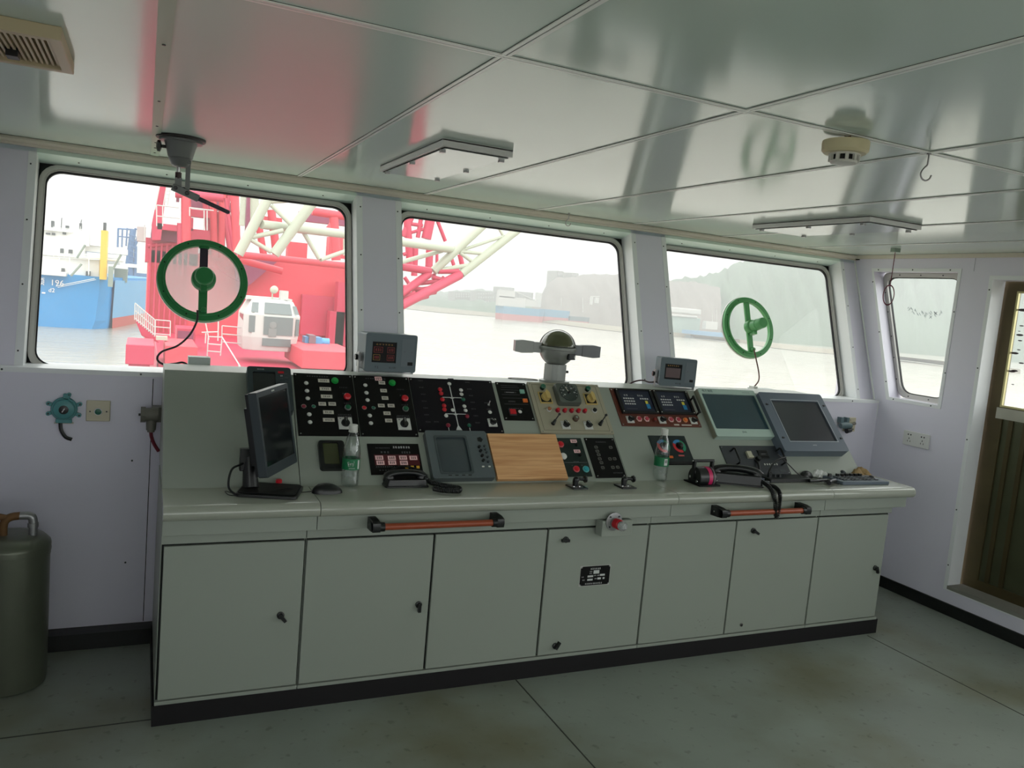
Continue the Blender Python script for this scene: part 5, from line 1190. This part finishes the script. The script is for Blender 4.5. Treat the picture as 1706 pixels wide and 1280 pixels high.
g = MB(M_PK)       # sloping buttress right of the cab
for q in ((548, 520, 590, 585), (560, 470, 574, 600)): fb(g, q[0], q[2], q[1], q[3], 33.0, .6)
cb(g, 'buttress', smooth=False)
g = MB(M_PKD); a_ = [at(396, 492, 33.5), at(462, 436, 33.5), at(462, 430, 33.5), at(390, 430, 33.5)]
g.rings([[p for p in a_], [p+Vector((0, .3, 0)) for p in a_]]); cb(g, 'shadow_plate', smooth=False)  # maroon sheet laid where the house wall is in shadow
# A-frame and columns
g = MB(M_PK2)
tb(g, (310, 325, 33), (310, 410, 33), 6.5); tb(g, (390, 300, 33), (394, 420, 33), 6); tb(g, (354, 310, 34), (358, 430, 34), 5); tb(g, (372, 300, 34), (368, 430, 34), 5)
cb(g, 'column')
g = MB(M_PK)
tb(g, (292, 322, 33), (372, 330, 33), 6); tb(g, (246, 410, 34), (330, 402, 34), 3); tb(g, (300, 372, 33), (300, 420, 33), 4)
cb(g, 'top_beam')
g = MB(M_PK)
fb(g, 316, 352, 350, 362, 34, .6); fb(g, 316, 372, 384, 410, 34, .6); fb(g, 346, 372, 352, 400, 34.2, .5); fb(g, 303, 322, 362, 384, 34, .6)
for q in (((365, 300, 34), (385, 430, 34), 3.5), ((385, 300, 34), (366, 430, 34), 3), ((340, 320, 35), (352, 430, 35), 4), ((376, 330, 33), (392, 430, 33), 3)): tb(g, *q)
cb(g, 'bracing', smooth=False)
g = MB(M_PKD); fb(g, 317, 388, 334, 349, 35, .5); fb(g, 411, 417, 322, 400, 34, .5); fb(g, 294, 299, 322, 336, 33.5, .3); fb(g, 500, 580, 356, 372, 37, .6); cb(g, 'shaded_girder', smooth=False)  # girders with the shade put into their colour
g = MB(M_PK)       # stair tower at the left
pts = [at(266, 308, 33), at(278, 306, 33), at(268, 400, 33), at(253, 400, 33), at(253, 372, 33)]
g.rings([pts, [p+Vector((0, 1.5, 0)) for p in pts]]); fb(g, 262, 304, 374, 384, 33, 2); cb(g, 'stair_tower', smooth=False)
g = MB(M_CWW)
tb(g, (266, 309, 32.8), (258, 350, 32.8), .8, 6); tb(g, (285, 308, 32.8), (279, 343, 32.8), .8, 6); tb(g, (278, 308, 32.8), (272, 343, 32.8), .8, 6)
for i in range(6): tb(g, (278-i, 312+i*6, 32.8), (285-i, 313+i*6, 32.8), .5, 6)
cb(g, 'ladder')
g = MB(M_CWW)
for q in (((261, 342, 32), (261, 377, 32)), ((271, 343, 32), (271, 377, 32)), ((261, 342, 32), (298, 346, 32)), ((261, 360, 32), (300, 364, 32)), ((316, 346, 32), (356, 351, 32)), ((340, 350, 32), (340, 383, 32)), ((345, 351, 32), (345, 384, 32)), ((316, 345, 32.4), (316, 360, 32.4))): tb(g, *q, .9, 6)
cb(g, 'platform_railing')
g = MB(M_PK2)      # thick red pipes under the boom foot
for q in (((396, 424, 31), (586, 444, 31), 5), ((400, 433, 31.5), (470, 452, 31.5), 5), ((520, 352, 33), (584, 362, 33), 6), ((556, 362, 33), (560, 434, 33), 7), ((570, 350, 33), (545, 384, 33), 4), ((424, 330, 36), (440, 430, 36), 5), ((452, 350, 36), (462, 432, 36), 6)): tb(g, *q)
fb(g, 548, 580, 396, 430, 35, .6); fb(g, 480, 512, 404, 430, 36, .6); fb(g, 440, 470, 362, 372, 36, .5)
cb(g, 'red_pipes')
# boom: four chords with bracing, red foot and white outer part
def chord(name, m_, *segs):
    g = MB(m_)
    for s in segs: tb(g, *s)
    cb(g, name)
chord('boom_chord', M_CW, ((397, 424, 27), (447, 330, 27), 7.2), ((447, 330, 27), (468, 290, 27), 7.2))
chord('boom_chord', M_CW, ((457, 424, 27), (521, 337, 27), 7.6), ((521, 337, 27), (556, 289, 27), 7.6))
chord('boom_chord', M_CW, ((722, 452, 33), (800, 380, 33), 7.0), ((800, 380, 33), (866, 319, 33), 7.0))
chord('boom_chord', M_CW, ((769, 456, 33), (856, 388, 33), 7.0), ((856, 388, 33), (930, 330, 33), 7.0))
chord('cross_tube', M_CW, ((436, 374, 27), (590, 392, 29), 6.5), ((590, 392, 29), (752, 415, 33), 6.8))
chord('boom_bracing', M_CW, ((452, 342, 27), (484, 374, 27), 3), ((412, 397, 27), (472, 384, 27), 3.4), ((414, 397, 27), (452, 420, 27), 3.2), ((506, 388, 28), (532, 432, 28), 3.2), ((534, 433, 28), (600, 410, 29), 3.2), ((447, 336, 27), (478, 334, 27), 3.5))
chord('boom_bracing', M_CW, ((640, 445, 31), (736, 418, 33), 3.6), ((766, 418, 33), (838, 394, 33), 2.6), ((766, 419, 33), (808, 423, 33), 3), ((766, 421, 33), (788, 437, 33), 3), ((733, 450, 33), (782, 442, 33), 3.6), ((838, 392, 33), (832, 382, 33), 2.4))
chord('white_post', M_CW, ((407, 300, 30), (403, 376, 30), 4), ((424, 296, 30), (424, 372, 30), 6), ((573, 398, 31), (573, 426, 31), 1.4))
chord('boom_chord', M_PK, ((714, 457, 33), (590, 545, 30), 6.5)); chord('boom_chord', M_PK, ((766, 458, 33), (640, 524, 31), 7.5), ((640, 524, 31), (590, 552, 30), 8))
chord('cross_tube', M_PK, ((640, 440, 32), (716, 452, 33), 6.0), ((730, 452, 33), (764, 452, 33), 4.5), ((722, 456, 33.2), (732, 478, 33.2), 3))
g = MB(M_PK)
for q in (((668, 478, 32), (716, 484, 33)), ((700, 472, 33), (738, 468, 33)), ((690, 484, 33), (735, 478, 33)), ((672, 496, 32), (725, 487, 33)), ((668, 506, 32), (712, 494, 33)), ((668, 490, 32), (700, 498, 33)), ((720, 462, 33), (752, 470, 33)), ((690, 498, 33), (702, 484, 33)), ((740, 462, 33), (720, 486, 33)), ((668, 498, 32), (692, 488, 32))): tb(g, *q, 3.6)
cb(g, 'boom_lacing')
g = MB(M_PK)       # back mast seen through the boom
for q in (((686, 360, 38), (672, 394, 38), 5), ((678, 362, 38), (684, 450, 38), 6), ((702, 360, 38), (696, 396, 38), 3.5), ((718, 360, 38), (710, 398, 38), 8), ((728, 366, 38), (742, 402, 38), 3), ((692, 410, 38), (690, 460, 38), 5), ((716, 412, 38), (714, 455, 38), 6), ((728, 418, 38), (728, 452, 38), 2.5), ((752, 430, 38), (756, 442, 38), 3), ((766, 424, 38), (770, 442, 38), 4), ((676, 372, 38), (704, 376, 38), 3), ((684, 388, 38), (712, 380, 38), 2.5), ((672, 424, 38), (690, 420, 38), 3), ((673, 440, 38), (690, 430, 38), 3), ((674, 462, 38), (690, 486, 38), 3), ((686, 350, 38), (716, 346, 38), 4)): tb(g, *q)
cb(g, 'rear_mast')
# operator cab
CX0, CX1 = 407, 505
cab = bpy.data.objects.new('operator_cab', None); COL.objects.link(cab); cab.parent = CR
cab['label'] = 'white glazed operator cab'
cF = fr(at(452, 584, 24), (1, .0, 0), (0, 0, 1)); s = 24/1450.0*1.02; cab.matrix_local = ci @ cF
g = MB(M_CWW)
prof = [(-46, -3), (46, -3)]
def cabring(y, xl, xr, zf, ch=14): return [(xl*s, y*s, -1.6), (xr*s, y*s, -1.6), (xr*s, y*s, zf-ch*s), ((xr-ch)*s, y*s, zf), ((xl+ch)*s, y*s, zf), (xl*s, y*s, zf-ch*s)]
g.rings([cabring(-1, -46, 40, .10), cabring(22, -48, 44, .16), cabring(60, -47, 46, .16), cabring(84, -34, 36, -.16), cabring(87, -30, 32, -.3)]); cb_ = g.build('cab_shell', cab, smooth=False, bevel=.015)
for x0, x1, y0, y1, z0, z1, nm in ((-16, 32, 27, 58, .165, .175, 'pane'), (-40, -30, 30, 58, .05, .15, 'pane'), (-17, 30, 8, 21, .14, .16, 'pane')):
    MB(M_WIN).box(x0*s, x1*s, y0*s, y1*s, z0-.02, z1+.01).build(nm, cab, smooth=False)
g = MB(M_WIN); g.rings([[((-16)*s, 63*s, .16), (30*s, 63*s, .16), (28*s, 81*s, -.10), (-14*s, 81*s, -.10)], [((-16)*s, 63*s, .12), (30*s, 63*s, .12), (28*s, 81*s, -.14), (-14*s, 81*s, -.14)]]); g.build('roof_pane', cab, smooth=False)
for x0, x1, y0, y1 in ((-37, -26, 64, 80), (36, 42, 64, 78)): MB(M_WIN).rings([[(x0*s, y0*s, .10), (x1*s, y0*s, .13), (x1*s*.92, y1*s, -.12), (x0*s*.92, y1*s, -.16)], [(x0*s, y0*s, .06), (x1*s, y0*s, .09), (x1*s*.92, y1*s, -.16), (x0*s*.92, y1*s, -.2)]]).build('roof_pane', cab, smooth=False)
MB(M_WIN).box(-.01-46.6*s, -44*s, 28*s, 58*s, -1.2, -.25).build('side_pane', cab, smooth=False); MB(M_WIN).box(38*s, 43.5*s, 27*s, 56*s, .02, .08).build('pane', cab, smooth=False)
g = MB(mat('seat grey', (120, 124, 122), .6)).box(-8*s, 5*s, 24*s, 38*s, .19, .195).sphere((-1*s, 44*s, .190), 6*s, None, .04); g.build('seat', cab)
g = MB(M_CW).lathe([(.01, 0), (.11, .02), (.11, .12), (.05, .16)], 20, T(0*s, 103*s, -.2) @ RX(-10)).cyl((-1*s, 84*s, -.3), (-1*s, 97*s, -.3), .02).m(M_CWW).box(13*s, 26*s, 87*s, 103*s, -.6, -.3).box(-46*s, 34*s, 84*s, 89*s, -1.4, -.4); g.build('roof_lamp', cab)
g = MB(M_BLU); fb(g, 508, 536, 562, 583, 24.6, .5); g.cyl(at(530, 570, 24.8), at(548, 571, 24.8), .14, .13, 16).m(mat('motor grey', (120, 96, 104), .6)); fb(g, 515, 526, 559, 580, 24.5, .6); cb(g, 'winch_motor', smooth=False)
# white rails on deck
def railing(name, p0, p1, hpx, n_, Y, mids=2, th=.8):
    g = MB(M_CWW)
    for i in range(n_+1):
        t_ = i/n_; x = p0[0]+(p1[0]-p0[0])*t_; y = p0[1]+(p1[1]-p0[1])*t_; tb(g, (x, y, Y), (x-.5, y+hpx, Y), th, 6)
    for k in range(mids+1):
        h_ = hpx*k/(mids+.001)*.9; tb(g, (p0[0], p0[1]+h_, Y), (p1[0], p1[1]+h_, Y), th, 6)
    cb(g, name)
railing('deck_railing', (225, 505), (258, 533), 28, 10, 25.5, 2, .8); railing('deck_railing', (259, 533), (284, 535), 26, 1, 24.5, 2, .8)
railing('deck_railing', (370, 543), (404, 546), 30, 1, 24.5, 2, .9); 
g = MB(M_CWW)
for q in (((347, 561, 23.5), (345, 593, 23.5)), ((370, 562, 23.5), (367, 593, 23.5)), ((347, 561, 23.5), (370, 562, 23.5)), ((346, 573, 23.5), (369, 575, 23.5)), ((345, 585, 23.5), (368, 587, 23.5)), ((341, 530, 23.5), (348, 566, 23.5)), ((370, 562, 23.5), (402, 614, 22.5)), ((398, 606, 22.5), (398, 616, 22.5)), ((336, 554, 23.5), (364, 553, 23.5)), ((364, 530, 23.5), (363, 568, 23.5)), ((343, 555, 23.5), (342, 572, 23.5))): tb(g, *q, 1.0, 6)
cb(g, 'deck_ladder')
g = MB(M_CW); fb(g, 260, 279, 561, 567, 23.2, .3); cb(g, 'life_raft')
g = MB(M_CWW); fb(g, 228, 243, 378, 402, 34, 1.0); tb(g, (241, 375, 33), (241, 402, 33), .8, 6); cb(g, 'white_locker', smooth=False)

M_SHW = mat('ship white paint', (226, 226, 224), .5)
# ---- blue ship with white decks
Y0 = 130.0; sb = at(120, 530, Y0)
SH = thing('cargo_ship', 'blue hulled ship numbered 196 with white decks and a yellow funnel, far left outside', 'ship', T(sb.x, Y0, ZW)); si = T(sb.x, Y0, ZW).inverted()
def shb(g, name, **k): return g.build(name, SH, si, **k)
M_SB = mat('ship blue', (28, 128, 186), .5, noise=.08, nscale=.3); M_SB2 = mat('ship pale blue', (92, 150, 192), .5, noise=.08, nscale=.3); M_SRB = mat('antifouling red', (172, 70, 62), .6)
g = MB(M_SB)
xl, xr = at(40, 495, Y0).x, at(165, 495, Y0).x; zt = at(110, 457, Y0).z
def hullring(z, k, zz=None):
    P_ = [(xl, Y0), (xr-4*(1-k), Y0), (xr+1.2*k, Y0+3), (xr+3.2*k, Y0+12), (xr+9, Y0+40), (xl+5, Y0+60), (xl-10, Y0+60)]
    return [(x, y, z) for x, y in P_]
g.rings([hullring(ZW, .8), hullring(ZW+1.2, .9), hullring(zt-2.0, 1), hullring(zt, 1)]); shb(g, 'hull', smooth=False)
g = MB(M_SB2); pts = [(xr+1.5, Y0+4), (xr+8.5, Y0+38), (xr+1, Y0+38)]
g.rings([[(x+.15, y, ZW+1.5) for x, y in pts], [(x+.35, y, zt-.4) for x, y in pts]]); shb(g, 'side_plating', smooth=False)
g = MB(M_SRB); g.rings([[(x+.2, y, ZW-.2) for x, y in pts], [(x+.2, y, ZW+1.5) for x, y in pts]]); shb(g, 'boot_topping', smooth=False)
g = MB(M_SHW)
for q in ((60, 110, 452, 459, 128), (60, 166, 428, 466, 131), (60, 140, 404, 429, 133), (56, 205, 426, 430, 130), (60, 150, 384, 407, 135), (140, 212, 412, 422, 136), (62, 120, 378, 385, 134), (150, 170, 388, 410, 134), (170, 200, 430, 440, 138)): fb(g, *q, 6)
shb(g, 'superstructure', smooth=False, bevel=.1)
g = MB(M_SHW)
for y0_ in (382, 403, 424, 431): tb(g, (60, y0_-4, 127), (166, y0_+2, 127), .35, 5)
for i in range(12):
    for y0_ in (380, 402, 425): tb(g, (62+i*9, y0_-3, 127), (62+i*9, y0_+5, 127), .3, 5)
for x in (74, 99, 116, 148): tb(g, (x, 430, 126), (x, 458, 126), .5, 6)
shb(g, 'deck_rails')
g = MB(mat('ship window dark', (70, 76, 78), .4))
for q in ((100, 106, 414, 430), (114, 121, 416, 424), (64, 67, 412, 424), (143, 146, 452, 462), (148, 151, 452, 463), (102, 108, 447, 456), (86, 92, 388, 392), (104, 110, 387, 391), (76, 84, 388, 391)): fb(g, *q, 130.6 if q[2] > 440 else 132.6 if q[2] > 405 else 134.6, .2)
for q in ((85, 90, 368, 380), (109, 115, 376, 382), (132, 136, 372, 383)): fb(g, *q, 134, 1)
tb(g, (103, 363, 134), (102, 382, 134), .5, 5); tb(g, (136, 366, 134), (134, 376, 134), .5, 5)
shb(g, 'windows_and_masts', smooth=False)
g = MB(M_YEL); fb(g, 167, 178, 384, 466, 128, 3.5); g.m(M_DGR); fb(g, 172, 177, 371, 384, 129, 1); shb(g, 'funnel', smooth=False)
g = MB(mat('grey green ramp', (130, 140, 130), .6))
for q in (((142, 408, 127), (128, 430, 127)), ((136, 440, 127), (118, 460, 127)), ((202, 424, 129), (184, 456, 129))): tb(g, *q, 1.6, 6)
fb(g, 180, 188, 444, 478, 127, 1.5); fb(g, 190, 212, 448, 470, 140, 4); shb(g, 'stairs_and_davit', smooth=False)
g = MB(M_SHW); Mt = T(*at(88, 472, Y0-.2)) @ RX(90); g.text('顺  196', 1.15, T(*at(83, 471, Y0-.2)) @ RX(90), .05); g.text('d2', .8, T(*at(86, 484, Y0-.2)) @ RX(90), .05); g.box(at(83, 0, Y0).x, at(89, 0, Y0).x, Y0-.2, Y0-.1, at(86, 489, Y0).z-.1, at(86, 489, Y0).z+.1)
tb(g, (93, 477, Y0-.5), (158, 464, Y0-.5), .5, 5); tb(g, (96, 479, Y0-.5), (160, 466, Y0-.5), .4, 5); g.text('x', 1.0, T(*at(61, 469, Y0-.2)) @ RX(90), .05); shb(g, 'hull_lettering', smooth=False)
# far blue gantry
gb = at(215, 450, 200); GA = thing('dock_gantry', 'distant blue lattice gantry between the yellow funnel and the red crane', 'gantry', T(gb.x, 200, ZW)); gi = T(gb.x, 200, ZW).inverted()
M_GB = mat('gantry blue', (60, 104, 150), .5)
g = MB(M_GB)
for q in (((197, 381, 200), (196, 412, 200), 1.2), ((204, 382, 200), (203, 412, 200), 1.0), ((212, 380, 200), (210, 410, 200), 1.0), ((196, 381, 200), (224, 383, 200), 1.0), ((198, 394, 200), (218, 396, 200), .8), ((222, 382, 200), (214, 440, 200), 4), ((236, 382, 200), (222, 415, 200), 2), ((224, 381, 200), (237, 384, 200), 1.0), ((218, 410, 200), (218, 500, 200), 3.5), ((226, 410, 200), (224, 500, 200), 2)): tb(g, *q, 8)
for i in range(6): tb(g, (214, 390+i*9, 199), (227, 395+i*9, 199), .7, 5)
g.build('lattice', GA, gi)
g = MB(M_GB); fb(g, 205, 245, 455, 500, 200, 8); g.m(M_SHW); fb(g, 212, 232, 440, 446, 199, 3); g.build('pontoon', GA, gi, smooth=False)

# ---- far bank, hills
M_HILL = mat('hazy wooded hillside', (84, 104, 84), .9, noise=.35, nscale=.02); M_CLIFF = mat('cliff face', (120, 114, 108), .9, noise=.3, nscale=.03); M_BANK = mat('mud bank', (138, 132, 116), .9, noise=.25, nscale=.05)
def hill(name, label, top, Yb, Yr, m_, base_py, seed, rough=1.0, tree=0.0, n_=70):
    """land rising from the shore to a ridge that follows top [(px, py)]"""
    r = random.Random(seed); xs = [p[0] for p in top]
    ph = [r.uniform(0, 9) for _ in range(8)]
    def ty(x):
        for a, b in zip(top, top[1:]):
            if a[0] <= x <= b[0]: return a[1] + (b[1]-a[1])*(x-a[0])/max(b[0]-a[0], 1e-6)
        return top[-1][1]
    def f(u, v):
        x = xs[0] + (xs[-1]-xs[0])*u; y = ty(x)
        y += rough*(.9*math.sin(x*.31+ph[0])+.7*math.sin(x*.73+ph[1])+.5*math.sin(x*1.7+ph[2]))
        B = at(x, base_py(x), Yb); B = CAMP + (B-CAMP)*((ZW-CAMP.z)/(B.z-CAMP.z)) if B.z < CAMP.z-.1 else B
        R = at(x, y, 1.0); R = CAMP + (R-CAMP)*(((B-CAMP).length + (Yr-Yb))/(R-CAMP).length)
        P_ = B.lerp(R, v); P_.z = B.z + (R.z-B.z)*(v**.75)
        if 0 < v < 1:
            P_.z += (R.z-B.z)*.05*math.sin(x*.21+v*9+ph[3])*math.sin(v*3.14)
        return P_
    o = MB(m_).grid(f, n_, 10)
    o = o.build(name, sharp=80); o['kind'] = 'structure'; o['label'] = label
    return o
hz = lambda x: 444.8 + (x-242)*.0888
shore = lambda x: hz(x) + 30 + (x-740)*.018
hill('hill_far', 'faint low wooded hill on the far bank', [(560, 484), (700, 486), (716, 483), (740, 487), (760, 484), (790, 483), (800, 481), (830, 488), (880, 497), (940, 505)], 300, 700, M_HILL, shore, 2, .8)
hill('hill_cliff', 'pale flat topped cliff over the moored ships', [(886, 512), (898, 500), (908, 480), (918, 468), (930, 462), (950, 463), (975, 457), (1000, 457), (1040, 458), (1100, 468), (1160, 470), (1200, 480)], 330, 420, M_CLIFF, lambda x: shore(x)-2, 5, .6)
hill('hill_right', 'high hazy wooded hillside behind the right window', [(1085, 478), (1118, 468), (1140, 462), (1160, 463), (1180, 457), (1200, 453), (1215, 444), (1232, 436), (1260, 432), (1330, 428), (1440, 424), (1600, 430), (1710, 450), (1900, 480)], 260, 380, M_HILL, lambda x: hz(x)+34-(x-1100)*.006, 8, 1.6, n_=160)
def bank(x0, x1, y0f, y1f, label, m_):
    g = MB(m_)
    def f(u, v):
        x = x0+(x1-x0)*u; y = y0f(x)*(1-v)+y1f(x)*v; p_ = atz(x, y, ZW+.2+v*1.5); return p_
    o = g.grid(f, 40, 3).build('river_bank'); o['kind'] = 'structure'; o['label'] = label
bank(600, 1700, lambda x: shore(x)+1.0+1.5*math.sin(x*.02), lambda x: shore(x)-6, 'pale mud bank along the far shore', M_BANK)
# far moored ships
def ship(label, x0, x1, ywl, hull_h, Y, ca, cb_, supers, extra=()):
    b0 = atz((x0+x1)/2, ywl, ZW); Y = b0.y; R_ = thing('moored_ship', label, 'ship', T(b0.x, b0.y, ZW)); ri = T(b0.x, b0.y, ZW).inverted()
    a, b = at(x0, ywl, Y).x, at(x1, ywl, Y).x; zt_ = at((x0+x1)/2, ywl-hull_h, Y).z; zm = ZW + (zt_-ZW)*.45; w_ = (b-a)*.09
    def rg(z, k): return [(a+(b-a)*.02*k*-1, Y+w_, z), (a+(b-a)*.08, Y-w_, z), (b-(b-a)*.12, Y-w_, z), (b+(b-a)*.04*k, Y, z), (b-(b-a)*.12, Y+w_, z)]
    MB(cb_).rings([rg(ZW-.3, 0), rg(zm, .5)]).build('lower_hull', R_, ri, smooth=False); MB(ca).rings([rg(zm, .5), rg(zt_, 1)]).build('upper_hull', R_, ri, smooth=False)
    g = MB(M_CWW)
    for q in supers: fb(g, *q, Y-w_*.7, w_*1.3)
    g.build('deckhouse', R_, ri, smooth=False)
    if extra:
        g = MB(M_CWW)
        for q in extra: tb(g, (q[0], q[1], Y), (q[2], q[3], Y), .6, 5)
        g.build('masts', R_, ri)
    return R_
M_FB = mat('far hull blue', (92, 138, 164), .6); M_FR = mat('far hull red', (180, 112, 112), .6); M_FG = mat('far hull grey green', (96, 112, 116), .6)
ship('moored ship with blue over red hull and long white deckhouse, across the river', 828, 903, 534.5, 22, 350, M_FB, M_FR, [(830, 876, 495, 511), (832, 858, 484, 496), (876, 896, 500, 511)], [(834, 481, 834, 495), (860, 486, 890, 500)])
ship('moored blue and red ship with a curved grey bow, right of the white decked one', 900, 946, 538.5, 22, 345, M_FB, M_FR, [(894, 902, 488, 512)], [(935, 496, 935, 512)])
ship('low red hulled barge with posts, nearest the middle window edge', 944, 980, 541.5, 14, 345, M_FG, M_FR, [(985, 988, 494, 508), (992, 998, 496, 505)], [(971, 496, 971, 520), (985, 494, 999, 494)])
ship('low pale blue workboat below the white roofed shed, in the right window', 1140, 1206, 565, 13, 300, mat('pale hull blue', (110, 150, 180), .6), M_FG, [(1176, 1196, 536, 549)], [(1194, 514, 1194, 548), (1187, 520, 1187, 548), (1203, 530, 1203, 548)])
# town and sheds
M_TWN = mat('town facades', (150, 148, 142), .8, noise=.2, nscale=.05)
for i, (x0, x1, y0_, y1_, Y, lab) in enumerate(((758, 785, 487, 500, 520, 'small pale house on the far bank, leftmost by the boom tip'), (795, 826, 486, 508, 500, 'grey block with rows of bright windows on the far bank'), (834, 856, 479, 500, 520, 'square pale block behind the deckhouse of the moored ship'), (862, 888, 487, 500, 530, 'long low pale block behind the moored ship'), (928, 939, 452, 459, 460, 'pale building on top of the cliff, the left one'), (952, 964, 455, 460, 460, 'pale building on top of the cliff, the right one'))):
    R_ = thing('distant_building', lab, 'building', T(at((x0+x1)/2, y1_, Y).x, Y, at((x0+x1)/2, y1_+2, Y).z)); ri = R_.matrix_world.inverted()
    g = MB(M_TWN); fb(g, x0, x1, y0_, y1_+3, Y, 14); z_ = at(x0, y1_+3, Y).z; g.box(at(x0, y1_, Y).x, at(x1, y1_, Y).x, Y, Y+14, ZW if z_ < 12 else z_-22, z_+.5); g.build('wall', R_, ri, smooth=False)
    g = MB(M_CWW); k = max(3, int((x1-x0)/4))
    for a_ in range(k):
        for b_ in range(2 if y1_-y0_ < 14 else 3): fb(g, x0+2+a_*(x1-x0-3)/k, x0+3.6+a_*(x1-x0-3)/k, y0_+2+b_*(y1_-y0_)/3.4, y0_+4.5+b_*(y1_-y0_)/3.4, Y-.3, .4)
    g.build('window_rows', R_, ri, smooth=False)
R_ = thing('boat_shed', 'white roofed shed on the far shore at the left of the right window', 'shed', T(at(1140, 548, 285).x, 285, ZW)); ri = R_.matrix_world.inverted()
g = MB(mat('pale green wall', (150, 168, 160), .7)); fb(g, 1100, 1166, 528, 556, 285, 10); g.build('wall', R_, ri, smooth=False)
g = MB(M_CWW); fb(g, 1098, 1169, 513, 522, 284, 12); fb(g, 1098, 1163, 524, 528, 284, 12); g.build('roof', R_, ri, smooth=False, bevel=.4)

# ---- river haze: an even mist lying over the far water
mv = bpy.data.materials.new('river mist'); mv.use_nodes = True
n = mv.node_tree.nodes; l = mv.node_tree.links; n.clear(); o_ = n.new('ShaderNodeOutputMaterial'); vs = n.new('ShaderNodeVolumeScatter')
vs.inputs['Color'].default_value = (.97, .985, 1, 1); vs.inputs['Density'].default_value = .0018; l.new(vs.outputs[0], o_.inputs['Volume'])
o = MB(mv).box(-900, 1900, 95, 1500, ZW+.05, 140).build('river_mist', smooth=False); o['kind'] = 'stuff'; tag(o, 'thin white mist over the river', 'mist', kind='stuff')
